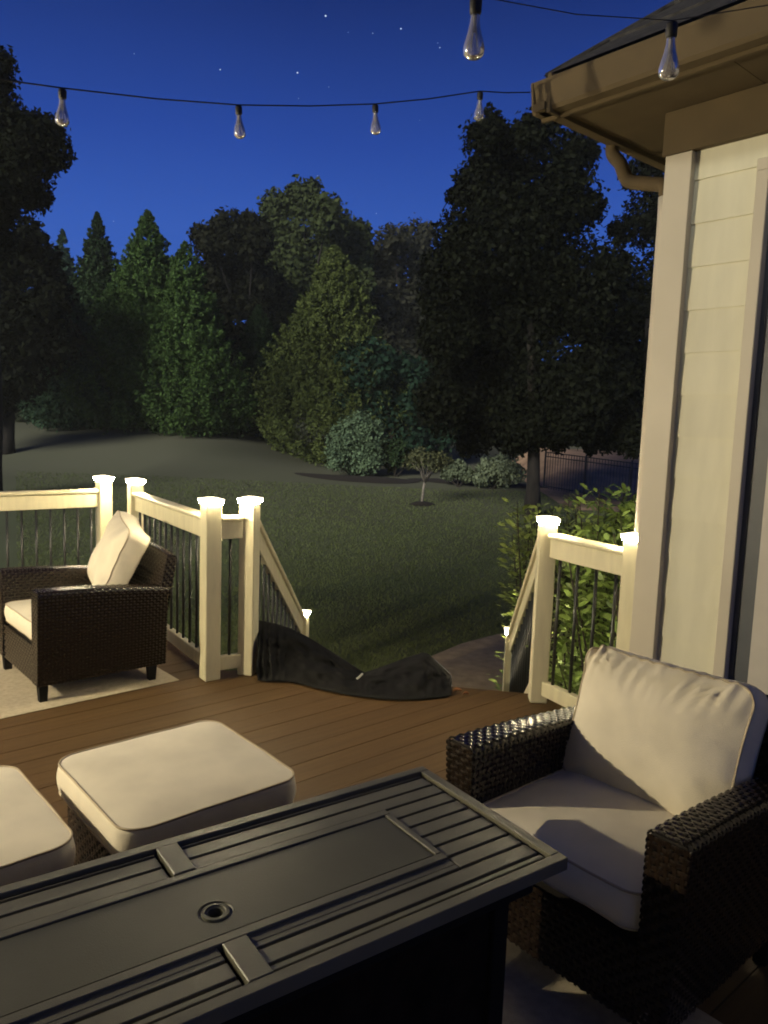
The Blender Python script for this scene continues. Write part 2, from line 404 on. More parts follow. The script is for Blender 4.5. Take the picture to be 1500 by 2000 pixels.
# stair rails
def stair_rail(p, q, z1, label, n):
    return railing(p, q, label, n, zt0=0.985, zt1=z1, zb0=0.16, zb1=z1-0.83)
stair_rail(posts['P2'], lowL, 0.00, 'sloping white stair rail on the left side of the stairs', 12)
stair_rail(posts['R'], lowR, -0.03, 'sloping white stair rail on the right side, seen almost end on', 12)

# stairs
st = tag(empty('deck_stairs'), 'brown deck stairs going down to the lawn', 'stairs')
sa, sb = Vector((-0.74, 4.74, 0)), Vector((0.90, 4.46, 0)); sdir = (sb-sa).normalized(); sout = Vector((-sdir.y, sdir.x, 0))
for i in range(1, 6):
    zt = -0.175*i
    for j in range(2):
        b = MB(); c = (sa+sb)/2+sout*(0.02+0.28*(i-1)+0.07+0.14*j)+Z*(zt-0.0125)
        b.box(c, sdir*0.79, sout*0.068, Z*0.0125, 0.003); b.build('tread_board', m_board, st)
    b = MB(); b.box((sa+sb)/2+sout*(0.002+0.28*(i-1))+Z*(zt+0.086), sdir*0.79, sout*0.008, Z*0.080); b.build('riser', m_fascia_d, st)
for s_ in (sa-sdir*0.0+Vector((0, 0, 0)), sb):
    b = MB(); b.bar(s_+sout*0.06-Z*0.20, s_+sout*1.50-Z*1.02, 0.04, 0.22); b.build('stringer', m_vinyl, st)

# ---------------------------------------------------------------- house
house = tag(empty('house'), 'cream lap sided house corner with steep dark roof and wide eaves', 'house')
ZSOF, ZFR = 3.035, 2.845
def H(s, outv, z): return C0+VX*s-UX*outv+Z*z     # s along the visible wall, outv towards the viewer
def Hb(ss, outv, z): return C0+UX*ss-VX*outv+Z*z  # the wall that runs away
# wall cores
b = MB(); b.box(H(2.6, -0.10, 1.0), VX*2.6, UX*0.075, Z*2.035); b.build('wall_core', m_trim, house)
b = MB(); b.box(Hb(3.2, -0.12, 1.0), UX*3.0, VX*0.09, Z*2.035); b.build('side_wall', m_siding, house)
# siding boards (visible wall)
EXPO = 0.1905; lap_me = None
def siding_board(z, s0, s1):
    b = MB(); hb = EXPO+0.02
    pts = [(-0.0115, hb), (-0.008, hb), (0.0, 0.0), (-0.0062, 0.0)]   # out, height
    for a_ in (s0, s1):
        pass
    v0 = [H(s0, o_, z+h_) for o_, h_ in pts]; v1 = [H(s1, o_, z+h_) for o_, h_ in pts]
    b.add(v0+v1, [(0, 1, 2, 3), (7, 6, 5, 4), (0, 4, 5, 1), (1, 5, 6, 2), (2, 6, 7, 3), (3, 7, 4, 0)])
    b.build('siding_board', m_siding, house)
zz = 1.385-EXPO*9
while zz < ZFR-0.01:
    siding_board(zz, 0.127, 0.420 if zz < 2.62 else 1.6); zz += EXPO
# corner board
b = MB(); b.box(H(0.0635, 0.012, 0.91), VX*0.0635, UX*0.024, Z*1.93, 0.002); b.build('corner_board', m_trim, house)
b = MB(); b.box(Hb(0.055, 0.0105, 0.91), UX*0.055, VX*0.010, Z*1.93, 0.002); b.build('corner_board', m_trim, house)
# frieze board under the soffit
b = MB(); b.box(H(2.6, 0.012, (ZFR+ZSOF)/2-0.001), VX*2.62, UX*0.022, Z*(ZSOF-ZFR)/2, 0.003); b.build('frieze_board', m_soffit, house)  # shade under the soffit is put into its dark colour
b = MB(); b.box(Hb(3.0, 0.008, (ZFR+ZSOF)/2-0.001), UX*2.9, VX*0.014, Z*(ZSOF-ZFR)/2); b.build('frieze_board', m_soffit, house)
# soffit, fascia, gutter, roof
OV = 0.37
def HC(a_, b_, z): return C0+UX*a_+VX*b_+Z*z
b = MB()
def plate(b, pts, z0, z1):
    b.prism([(HC(p[0], p[1], 0).x, HC(p[0], p[1], 0).y) for p in pts], z0, z1)
# soffit panels along the visible wall and round the corner (each a panel)
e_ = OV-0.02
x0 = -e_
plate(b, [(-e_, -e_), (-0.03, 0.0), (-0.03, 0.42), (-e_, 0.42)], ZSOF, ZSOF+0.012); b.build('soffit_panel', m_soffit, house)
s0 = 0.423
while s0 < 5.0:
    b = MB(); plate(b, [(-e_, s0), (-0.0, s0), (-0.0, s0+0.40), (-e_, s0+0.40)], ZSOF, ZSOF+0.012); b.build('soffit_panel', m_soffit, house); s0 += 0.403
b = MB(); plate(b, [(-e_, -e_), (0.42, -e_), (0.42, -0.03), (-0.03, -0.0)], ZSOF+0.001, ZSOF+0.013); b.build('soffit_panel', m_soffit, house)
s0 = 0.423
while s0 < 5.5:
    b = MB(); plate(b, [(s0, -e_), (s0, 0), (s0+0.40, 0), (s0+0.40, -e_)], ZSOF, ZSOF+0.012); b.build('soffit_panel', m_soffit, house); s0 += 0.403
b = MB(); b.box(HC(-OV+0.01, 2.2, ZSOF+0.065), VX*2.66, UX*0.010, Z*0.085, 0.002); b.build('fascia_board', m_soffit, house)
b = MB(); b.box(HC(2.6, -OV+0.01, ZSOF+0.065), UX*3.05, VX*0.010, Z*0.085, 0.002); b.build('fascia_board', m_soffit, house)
# K-style gutter along both eaves
def gutter(p0, d, outd, Lg):
    prof = [(0.002, -0.035), (0.058, -0.035), (0.070, -0.02), (0.086, 0.085), (0.086, 0.098), (0.076, 0.098), (0.064, 0.0), (0.002, 0.0)]
    b = MB(); rows = [[p0+d*t+outd*o_+Z*h_ for o_, h_ in prof] for t in (0, Lg)]
    n_ = len(prof); b.grid(rows, True); b.add(rows[0], [tuple(range(n_))]); b.add(rows[1], [tuple(range(n_))[::-1]])
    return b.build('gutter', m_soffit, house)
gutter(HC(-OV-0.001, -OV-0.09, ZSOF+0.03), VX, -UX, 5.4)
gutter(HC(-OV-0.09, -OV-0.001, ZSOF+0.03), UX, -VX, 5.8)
# steep hip roof, courses of shingles joined
tip = HC(-OV-0.05, -OV-0.05, ZSOF+0.15)
b = MB(); PITCH = 0.80; Lr = 5.0; n_c = 26
rows = []
for i in range(n_c+1):
    t = Lr*i/n_c
    for k_ in (0, 1):
        zo = 0.0 if k_ == 0 else 0.012
        if i == 0 and k_ == 0: continue
        base = HC(-OV-0.05+t, -OV-0.05+t, ZSOF+0.15+t*PITCH+ (0.012 if k_ else 0))
        rows.append((t, ZSOF+0.15+t*PITCH+zo))
r1 = [[HC(-OV-0.05+t, -OV-0.05+t, z_), HC(-OV-0.05+t, 5.4, z_)] for t, z_ in rows]
r2 = [[HC(-OV-0.05+t, -OV-0.05+t, z_), HC(5.8, -OV-0.05+t, z_)] for t, z_ in rows]
b.grid(r1); b.build('roof', m_roof, house)
b = MB(); b.grid(r2); b.build('roof', m_roof, house)
b = MB()
b.tube([HC(-OV-0.04+t, -OV-0.04+t, ZSOF+0.158+t*PITCH) for t in (0, 0.3, 1, 2, 5)], 0.016, 8)
b.build('hip_cap', m_roof, house)
# downspout with its two elbows
pts = [HC(0.16, -OV-0.045, ZSOF+0.03), HC(0.16, -OV-0.045, ZSOF-0.04), HC(0.155, -OV+0.01, 2.93), HC(0.14, -0.30, 2.835), HC(0.12, -0.17, 2.79), HC(0.10, -0.075, 2.755), HC(0.09, -0.058, 2.70), HC(0.09, -0.055, 2.6), HC(0.09, -0.055, 0.0), HC(0.09, -0.055, -1.0)]
def smooth_path(p, n_=6):
    o_ = []
    for i in range(len(p)-1):
        p0, p1, p2, p3 = p[max(i-1, 0)], p[i], p[i+1], p[min(i+2, len(p)-1)]
        for j in range(n_):
            t = j/n_; o_.append(0.5*((2*p1)+(p2-p0)*t+(2*p0-5*p1+4*p2-p3)*t*t+(3*p1-p0-3*p2+p3)*t*t*t))
    return o_+[p[-1]]
b = MB(); b.tube(smooth_path(pts[:7]), 0.034, 12); b.build('downspout_elbow', m_soffit, house, smooth=True)  # darker than the straight pipe: shade under the eave put into the colour
b = MB(); b.tube(pts[6:], 0.0345, 12)
b.build('downspout', m_trim, house, smooth=True)
# patio door in the visible wall
door = empty('patio_door'); door.parent = house
s1 = 0.420
b = MB(); b.box(H(s1+0.026, 0.012, 1.345), VX*0.026, UX*0.022, Z*1.345, 0.003); b.build('door_casing', m_trim, door)
b = MB(); b.box(H(s1+0.052+1.0, 0.010, 2.715), VX*1.055, UX*0.020, Z*0.025, 0.003); b.build('door_casing', m_trim, door)
b = MB(); b.box(H(s1+0.052+0.010, -0.028, 1.33), VX*0.010, UX*0.018, Z*1.33); b.build('door_jamb', m_doorg, door)
b = MB(); b.box(H(s1+0.0725+0.034, -0.020, 1.33), VX*0.034, UX*0.006, Z*1.33); b.build('reveal_shade_strip', m_doorg, door)  # dark strip painted where the casing's shadow falls
b = MB(); b.box(H(s1+0.141+0.05, -0.010, 1.33), VX*0.050, UX*0.012, Z*1.30, 0.003); b.build('door_stile', m_doorp, door)
b = MB(); b.box(H(s1+0.242+0.40, -0.020, 1.33), VX*0.40, UX*0.004, Z*1.30); b.build('door_glass', m_glass_d, door)
b = MB(); b.box(H(s1+0.242+0.8205, -0.010, 1.33), VX*0.020, UX*0.012, Z*1.30, 0.003); b.build('door_stile', m_doorp, door)

# added unseen wing behind the camera: blocks the sun lamp, carries the porch lantern
wing = tag(empty('sun_block_wing'), 'added cream sided wing behind the viewer, unseen, its roof blocking the sun lamp', 'house')
WA = -1.80
b = MB(); b.box(W(WA-0.13, 0.0, 0.95), UX*0.10, VX*5.4, Z*2.0); b.build('wall_core', m_trim, wing)
for i in range(20):
    z_ = -0.9+i*EXPO
    b = MB(); q = [(0.0, 0), (-0.02, EXPO+0.015), (-0.024, EXPO+0.015), (-0.012, 0)]
    v0 = [W(WA+o_, -5.5, z_+h_) for o_, h_ in q]; v1 = [W(WA+o_, 5.4, z_+h_) for o_, h_ in q]
    b.add(v0+v1, [(0, 1, 2, 3), (7, 6, 5, 4), (0, 4, 5, 1), (1, 5, 6, 2), (2, 6, 7, 3), (3, 7, 4, 0)]); b.build('siding_board', m_siding, wing)
b = MB(); b.add([W(WA+0.25, -5.7, 3.05), W(WA+0.25, 5.6, 3.05), W(WA-3.5, 5.6, 7.4), W(WA-3.5, -5.7, 7.4), W(WA-7.2, -5.7, 3.05), W(WA-7.2, 5.6, 3.05)], [(0, 1, 2, 3), (3, 2, 5, 4), (0, 3, 4), (1, 5, 2)]); b.build('roof', m_roof, wing)  # roof shaped and raised to keep the sun lamp off the deck
b = MB(); b.box(W(WA+0.05, 0.0, 3.0), UX*0.22, VX*5.6, Z*0.02); b.build('soffit', m_soffit, wing)
LP = W(-1.55, -4.4, 1.80)
lan = tag(empty('wall_lantern', LP-Z*0.12), 'black wall lantern with a lit warm bulb on the added wing', 'wall lamp')
b = MB(); b.box((-0.17*UX.x, -0.17*UX.y, 0.12), UX*0.012, VX*0.06, Z*0.10, 0.004); b.bar(-UX*0.17+Z*0.22, Vector((0, 0, 0.27)), 0.02, 0.02); b.build('bracket', m_lant, lan)
b = MB(); b.lathe([(0.0, 0.0), (0.055, 0.0), (0.055, 0.012), (0.02, 0.014)], 8); b.lathe([(0.09, 0.24), (0.09, 0.25), (0.03, 0.30), (0.0, 0.31)], 8)
for j in range(4):
    t = j*math.pi/2+G; b.tube([(0.055*math.cos(t), 0.055*math.sin(t), 0.01), (0.075*math.cos(t), 0.075*math.sin(t), 0.245)], 0.004, 6)
b.build('lantern_frame', m_lant, lan)
m_bulbon = mat('lit_bulb', (1, 0.9, 0.7), 0.5, emit=(1.0, 0.80, 0.48), estr=60)
b = MB(); b.lathe([(0.0, 0.05), (0.02, 0.06), (0.028, 0.09), (0.018, 0.13), (0.012, 0.15), (0, 0.15)], 12); b.build('bulb', m_bulbon, lan, smooth=True)
ld = bpy.data.lights.new('lantern_light', 'POINT'); ld.energy = LAMP_E; ld.color = (1.0, 0.85, 0.56); ld.shadow_soft_size = 0.035
lo = bpy.data.objects.new('lantern_light', ld); col.objects.link(lo); lo.parent = lan; lo.location = (0, 0, 0.18)

# ---------------------------------------------------------------- wicker weave
def weave(mb, S, Ls, Lt, ds=0.0185, dt=0.0205, amp=0.0029, seed=0):
    """S(s, t) -> (point, normal); horizontal strands run along t, stakes along s"""
    ns, ntt = max(2, int(round(Ls/ds))), max(2, int(round(Lt/dt)))
    ds, dt = Ls/ns, Lt/ntt; rr = random.Random(seed)
    for i in range(ns):
        sc = (i+0.5)*ds; hw = ds*0.47; j = rr.uniform(-0.0006, 0.0006); rows = [[], [], []]
        for k2 in range(2*ntt+1):
            t = k2*dt/2
            o_ = 0.0 if k2 % 2 == 0 else (amp if ((k2//2)+i) % 2 == 0 else -amp)
            wv = hw*(1.0 if o_ > 0 else 0.8)
            for r_, (oo, ds_) in enumerate(((o_-amp*0.35, -wv), (o_+amp*0.25, 0), (o_-amp*0.35, wv))):
                p, n_ = S(sc+ds_+j, t); rows[r_].append(p+n_*oo)
        mb.grid(rows)
    for k_ in range(ntt):
        tc_ = (k_+0.5)*dt; rows = [[], []]
        for i2 in range(ns+1):
            s_ = i2*ds
            for r_, dd in enumerate((-dt*0.22, dt*0.22)):
                p, n_ = S(s_, tc_+dd); rows[r_].append(p+n_*(-0.0))
        mb.grid(rows)
def path_surf(path, cumul, fn):
    """S from a polyline path in a plane; fn(px, pz, t) -> Vector; normals numeric"""
    def S(s, t):
        s = min(max(s, 0), cumul[-1]-1e-6); i = 0
        while cumul[i+1] < s: i += 1
        f = (s-cumul[i])/(cumul[i+1]-cumul[i]); p0, p1 = path[i], path[i+1]
        q = (p0[0]+(p1[0]-p0[0])*f, p0[1]+(p1[1]-p0[1])*f)
        dx_, dz_ = p1[0]-p0[0], p1[1]-p0[1]; l_ = math.hypot(dx_, dz_) or 1
        return fn(q[0], q[1], t, -dz_/l_, dx_/l_)
    return S
def cum(path):
    c = [0.0]
    for i in range(len(path)-1): c.append(c[-1]+math.hypot(path[i+1][0]-path[i][0], path[i+1][1]-path[i][1]))
    return c
def rounded(path, r, n=4):
    out_ = [path[0]]
    for i in range(1, len(path)-1):
        p = Vector(path[i]); a = (Vector(path[i-1])-p); c = (Vector(path[i+1])-p)
        rr_ = min(r, a.length*0.45, c.length*0.45); a = p+a.normalized()*rr_; c = p+c.normalized()*rr_
        for j in range(n+1):
            t = j/n; out_.append(tuple(a*(1-t)**2+p*2*t*(1-t)+c*t*t))
    out_.append(path[-1]); return out_

# ---------------------------------------------------------------- cushions
def rrect(w, d, r, n=72, bow=0.0):
    """rounded rectangle contour, counter-clockwise"""
    pts = []; hw, hd = w/2-r, d/2-r
    corners = [(hw, hd, 0), (-hw, hd, 90), (-hw, -hd, 180), (hw, -hd, 270)]
    per = n//4
    for cx_, cy_, a0 in corners:
        m_ = per//2
        for j in range(m_+1):
            a = R_(a0+90*j/m_); pts.append((cx_+r*math.cos(a), cy_+r*math.sin(a)))
        nx = corners[(corners.index((cx_, cy_, a0))+1) % 4]
        a = R_(a0+90); e0 = (cx_+r*math.cos(a), cy_+r*math.sin(a)); e1 = (nx[0]+r*math.cos(a), nx[1]+r*math.sin(a))
        m2 = per-m_
        for j in range(1, m2):
            f = j/m2; k_ = bow*4*f*(1-f)
            x_ = e0[0]+(e1[0]-e0[0])*f; y_ = e0[1]+(e1[1]-e0[1])*f
            nxn, nyn = math.cos(a), math.sin(a); pts.append((x_+nxn*k_, y_+nyn*k_))
    return pts
def cushion(w, d, h, r=0.05, crown=0.03, bulge=0.012, wr=0.004, seed=0, bow=0.0, pleat=0.0, n=72, sag=0.0):
    """returns (body mesh rows builder, top loop, bottom loop) with z=0 at the underside"""
    base = rrect(w, d, r, n, bow); body = MB()
    def wrk(x, y, z, f):
        nn = noise.noise(Vector((x*7+seed*3.1, y*7, z*5)))*wr + noise.noise(Vector((x*18, y*18+seed, z*14)))*wr*0.35
        pl = pleat*f*math.sin(x*150+4*noise.noise(Vector((x*9, seed, 0)))-y*30)*max(0, noise.noise(Vector((x*6+seed, 0.3, 2)))+0.45)*sst((y/d-0.16)/0.25)
        return (nn+pl)*min(1.0, (abs(x)+abs(y))*9+0.15)
    rings = []
    def ring(scale_off, z, topf):
        row = []
        for (x, y) in base:
            l_ = math.hypot(x, y) or 1
            if scale_off >= 0:
                x2, y2 = x*(1-scale_off), y*(1-scale_off)
            else:
                x2, y2 = x-x/l_*scale_off, y-y/l_*scale_off
            q = wrk(x2, y2, z, topf); row.append(Vector((x2+q*0.3, y2+q*0.3, z+q-sag*(1-(2*x2/w)**2)*topf)))
        return row
    for so_, k_ in ((1.0, 1), (0.75, .93), (0.5, .80), (0.3, .62), (0.16, .40), (0.07, .20), (0.025, .07)): rings.append(ring(so_, -crown*k_*0.15+0.001, 0))
    bl = ring(0.0, 0.004, 0); rings.append(bl)
    for k_ in range(1, 6):
        f = k_/6; rings.append(ring(-bulge*math.sin(math.pi*f), 0.004+(h-0.008)*f, 0.4))
    tl = ring(0.0, h-0.004, 1); rings.append(tl)
    for so_, k_ in [(q_, 1-(1-q_)**3.2) for q_ in (0.015, 0.035, 0.06, 0.09, 0.13, 0.17, 0.22, 0.27, 0.33, 0.39, 0.45, 0.52, 0.59, 0.66, 0.74, 0.82, 0.91, 1.0)]: rings.append(ring(so_, h-0.004+crown*k_, 1-0.6*so_))
    body.grid(rings, True)
    def pipe(loop, r_=0.0038):
        pb = MB(); lp = loop+[loop[0], loop[1]]; pb.tube([p+Vector((0, 0, 0)) for p in lp], r_, 6, caps=False); return pb
    return body, pipe(tl), pipe(bl)
def put_cushion(name, parent, M4, args, kw):
    body, p1, p2 = cushion(*args, **kw)
    o = body.build(name, m_cush, parent, smooth=True); o.matrix_local = M4
    for pb in (p1, p2): pb.build('piping', m_pipe, o, smooth=True)
    return o

# ---------------------------------------------------------------- armchair (front faces -y locally)
CW, CD = 0.80, 0.74
def arm_top(t): return 0.632-0.055*(t/CD)**1.6
def make_chair():
    root = empty('wicker_armchair')
    for sgn in (-1, 1):
        def fn(px, pz, t, nx, nz):
            top = arm_top(t); f = pz/0.632
            z_ = 0.10+(top-0.10)*((pz-0.10)/(0.632-0.10))
            return Vector((sgn*px, t, z_)), Vector((sgn*nx, 0, nz))
        path = rounded([(0.362, 0.10), (0.40, 0.632), (0.285, 0.632), (0.285, 0.24)], 0.022)
        c = cum(path); S = path_surf(path, c, lambda px, pz, t, nx, nz: fn(px, pz, t, -nx, -nz) if False else fn(px, pz, t, nx, nz))
        # outward normal check
        p_, n_ = S(0.2, 0.1)
        flip = -1 if (n_.x*sgn) < 0 else 1
        S2 = (lambda s, t, S=S, flip=flip: (lambda pn: (pn[0], pn[1]*flip))(S(s, t)))
        body = MB(); rows = []
        for j in range(9):
            t = 0.008+(CD-0.016)*j/8; row = []
            for i in range(len(path)):
                p, nn = S2(c[i], t); row.append(p-nn*0.009)
            rows.append(row)
        body.grid(rows); body.add(rows[0], [tuple(range(len(path)))]); body.add(rows[-1], [tuple(range(len(path)))])
        arm = body.build('arm', m_wickb, root)
        wv = MB(); weave(wv, S2, c[-1], CD, seed=3)
        # front end face of the arm
        def Sf(s, t): return Vector((sgn*(0.288+t+0.022*0), -0.002, 0.10+s)), Vector((0, -1, 0))
        def Sf2(s, t):
            wloc = 0.0875+0.030*(s/0.53); return Vector((sgn*(0.285+0.004+(t/0.105)*(wloc-0.004+0.0)), -0.002, 0.105+s)), Vector((0, -1, 0))
        weave(wv, Sf2, 0.518, 0.105)
        wo = wv.build('wicker_weave', m_wick, arm, smooth=True); wo['kind'] = 'stuff'
    # front apron and seat box
    b = MB(); b.box((0, 0.36, 0.20), (0.284, 0, 0), (0, 0.345, 0), (0, 0, 0.095)); ap = b.build('seat_base', m_wickb, root)
    wv = MB(); weave(wv, lambda s, t: (Vector((-0.284+t, 0.006, 0.10+s)), Vector((0, -1, 0))), 0.21, 0.568, seed=5)
    w_ = wv.build('wicker_weave', m_wick, ap, smooth=True); w_['kind'] = 'stuff'
    # back: leaning shell with woven outer face and rolled top
    def backc(s_):   # centre line of back, s along height
        return 0.66+0.20*(s_/0.72)**1.2*0.6, 0.10+s_
    bt = 0.76
    path = rounded([(0.700, 0.10), (0.800, bt), (0.740, bt+0.012), (0.640, 0.30)], 0.022)
    path = [(y_, z_) for y_, z_ in path]; c = cum(path)
    def Sb(s, t):
        s = min(max(s, 0), c[-1]-1e-6); i = 0
        while c[i+1] < s: i += 1
        f = (s-c[i])/(c[i+1]-c[i]); p0, p1 = path[i], path[i+1]
        y_, z_ = p0[0]+(p1[0]-p0[0])*f, p0[1]+(p1[1]-p0[1])*f
        dx_, dz_ = p1[0]-p0[0], p1[1]-p0[1]; l_ = math.hypot(dx_, dz_)
        hw_ = 0.345+0.040*min(1, max(0, (z_-0.10)/0.53)); x_ = (-0.385+t)/0.385*hw_; crn = 0.035*(1-(x_/0.385)**2)
        crn = crn*max(0, (z_-0.5)/0.26) if z_ > 0.5 else 0
        return Vector((x_, y_, z_+crn)), Vector((0, dz_/l_, -dx_/l_))
    body = MB(); rows = []
    for j in range(13):
        rows.append([(lambda pn: pn[0]-pn[1]*0.009)(Sb(ci, 0.006+0.758*j/12)) for ci in c])
    body.grid(rows); body.add(rows[0], [tuple(range(len(c)))]); body.add(rows[-1], [tuple(range(len(c)))])
    bk = body.build('backrest', m_wickb, root)
    wv = MB(); weave(wv, Sb, c[-1], 0.77, seed=9)
    for sg in (-1, 1):   # side edges of the back above the arm
        def Ss(s, t, sg=sg):
            z_ = 0.52+s; f = (z_-0.10)/(bt-0.10)
            y0 = 0.640+(0.740-0.640)*((z_-0.30)/(bt-0.288)); y1 = 0.700+0.100*f
            return Vector((sg*0.386, y0+(y1-y0)*(t/0.075), z_)), Vector((sg, 0, 0))
        weave(wv, Ss, 0.235, 0.075)
    w_ = wv.build('wicker_weave', m_wick, bk, smooth=True); w_['kind'] = 'stuff'
    # four tapered legs
    for sx_, sy_ in ((-1, 0.035), (1, 0.035), (-1, 0.66), (1, 0.66)):
        b = MB(); x_ = sx_*0.335
        b.add([(x_+i*a_, sy_+j*a_, z_) for z_, a_ in ((0, 0.019), (0.115, 0.026)) for i, j in ((-1, -1), (1, -1), (1, 1), (-1, 1))],
              [(0, 3, 2, 1), (4, 5, 6, 7), (0, 1, 5, 4), (1, 2, 6, 5), (2, 3, 7, 6), (3, 0, 4, 7)]); b.build('leg', m_black, root)
    # seat cushion
    put_cushion('seat_cushion', root, Matrix.Translation((0, 0.318, 0.338)), (0.565, 0.62, 0.105), dict(r=0.055, crown=0.022, wr=0.006, seed=2))
    return root
proto_chair = make_chair()
chairL = copy_tree(proto_chair)
proto_chair.location = W(1.675, -1.19); proto_chair.rotation_euler.z = R_(-49)
chairL.location = W(1.24, -4.60); chairL.rotation_euler.z = R_(-49)
tag(proto_chair, 'dark wicker armchair facing the slatted table, its seat partly in shadow', 'armchair', 'brown wicker armchairs with cream cushions')
tag(chairL, 'dark wicker armchair standing on the pale rug by the left railing', 'armchair', 'brown wicker armchairs with cream cushions')
# back cushions: things resting on the chairs? they tie to the chair, so they stay parts
def pillow(parent, x, y, z, lean, roll, yaw, args, kw):
    M4 = Matrix.Translation((x, y, z)) @ Matrix.Rotation(yaw, 4, 'Z') @ Matrix.Rotation(roll, 4, 'Y') @ Matrix.Rotation(R_(90)-lean, 4, 'X')
    return put_cushion('back_cushion', parent, M4, args, kw)
# cushion local: x width, y height (up), z thickness towards the front (-y)
pillow(proto_chair, -0.01, 0.640, 0.604, R_(19), R_(0), R_(0), (0.575, 0.45, 0.13), dict(r=0.06, crown=0.050, wr=0.009, seed=5, pleat=0.014, bow=-0.008, n=160))
pillow(chairL, -0.02, 0.66, 0.68, R_(24), R_(7), R_(-14), (0.56, 0.46, 0.13), dict(r=0.05, crown=0.055, wr=0.013, seed=11, pleat=0.006, bow=-0.014, n=160))

# ---------------------------------------------------------------- ottomans
def make_ottoman():
    root = empty('wicker_ottoman'); w_, d_ = 0.54, 0.52
    b = MB(); b.box((0, 0, 0.20), (w_/2-0.008, 0, 0), (0, d_/2-0.008, 0), (0, 0, 0.12)); bs = b.build('base', m_wickb, root)
    wv = MB()
    for sg in (-1, 1):
        weave(wv, lambda s, t, sg=sg: (Vector((sg*w_/2, -d_/2+t, 0.07+s)), Vector((sg, 0, 0))), 0.26, d_, seed=1)
        weave(wv, lambda s, t, sg=sg: (Vector((-w_/2+t, sg*d_/2, 0.07+s)), Vector((0, sg, 0))), 0.26, w_, seed=2)
    o = wv.build('wicker_weave', m_wick, bs, smooth=True); o['kind'] = 'stuff'
    b = MB(); b.tube([(x, y, 0.335) for x, y in ((-w_/2, -d_/2), (w_/2, -d_/2), (w_/2, d_/2), (-w_/2, d_/2), (-w_/2, -d_/2))], 0.011, 8); b.build('rim', m_wick, root, smooth=True)
    for sx_ in (-1, 1):
        for sy_ in (-1, 1):
            b = MB(); b.box((sx_*(w_/2-0.03), sy_*(d_/2-0.03), 0.045), (0.02, 0, 0), (0, 0.02, 0), (0, 0, 0.045)); b.build('leg', m_black, root)
    put_cushion('seat_cushion', root, Matrix.Translation((0, 0, 0.345)), (0.60, 0.59, 0.105), dict(r=0.075, crown=0.016, wr=0.003, seed=8, bulge=0.010))
    return root
ot1 = make_ottoman(); ot2 = copy_tree(ot1)
ot1.location = W(1.085, -2.245); ot1.rotation_euler.z = R_(-49)
ot2.location = W(0.385, -2.285); ot2.rotation_euler.z = R_(-49+1)
tag(ot1, 'whole wicker ottoman with a square cream cushion behind the slatted table', 'ottoman', 'wicker ottomans with cream cushions')
tag(ot2, 'wicker ottoman cut off by the left edge of the photograph', 'ottoman', 'wicker ottomans with cream cushions')

# ---------------------------------------------------------------- slatted fire table
TG = R_(35); TX = Vector((math.cos(TG), math.sin(TG), 0)); TY = Vector((math.sin(TG), -math.cos(TG), 0)); TO = Vector((0.139, 2.153, 0)); TH = 0.600
table = tag(empty('slatted_table', TO, TG), 'long dark metal slatted table with a round hole and a lidded centre panel', 'table')
TL, TW = 1.54, 0.56       # local x runs 0..-TL, local y 0..-TW
def tb(name, x0, x1, y0, y1, z0, z1, m_=m_table, bev=0.0018, parent=table):
    b = MB(); b.box(((x0+x1)/2, -(y0+y1)/2, (z0+z1)/2), ((x1-x0)/2, 0, 0), (0, (y1-y0)/2, 0), (0, 0, (z1-z0)/2), bev); return b.build(name, m_, parent)
zt = TH
tb('frame_rail', -TL, 0, 0, 0.028, zt-0.032, zt); tb('frame_rail', -TL, 0, TW-0.028, TW, zt-0.032, zt)
tb('frame_rail', -0.028, 0, 0.0285, TW-0.0285, zt-0.032, zt); tb('frame_rail', -TL, -TL+0.028, 0.0285, TW-0.0285, zt-0.032, zt)
ys_ = [0.036]+[0.049+0.0505*i for i in range(10)]+[TW-0.034]
def slat(y0, y1, xa, xb):
    g_ = 0.0042
    tb('slat', xa, xb, y0+g_, y1-g_, zt-0.016, zt-0.006, bev=0.0015)
LX0, LX1 = -1.30, -0.240     # lid area in x
LY0, LY1 = 0.152, 0.410
XB = (-0.800, -0.750)
for i in range(len(ys_)-1):
    y0, y1 = ys_[i], ys_[i+1]
    if LY1-0.01 < y1 and y0 < LY1: slat(LY1+0.020, y1, XB[1]+0.001, LX1+0.001); slat(LY1+0.020, y1, -TL+0.034, XB[0]-0.009); slat(y0, y1, LX1+0.004, -0.040); continue
    if y1 <= LY0+0.004 or y0 >= LY1-0.004:
        slat(y0, y1, XB[1]+0.001, -0.040); slat(y0, y1, -TL+0.034, XB[0]-0.009)
    else:
        slat(max(y0, y0), y1, LX1+0.002, -0.040); slat(y0, y1, -TL+0.034, LX0-0.002)
tb('cross_bar', XB[0], XB[1], 0.0285, LY0-0.002, zt-0.018, zt+0.001); tb('cross_bar', XB[0], XB[1], LY1+0.002, TW-0.0285, zt-0.018, zt+0.001)
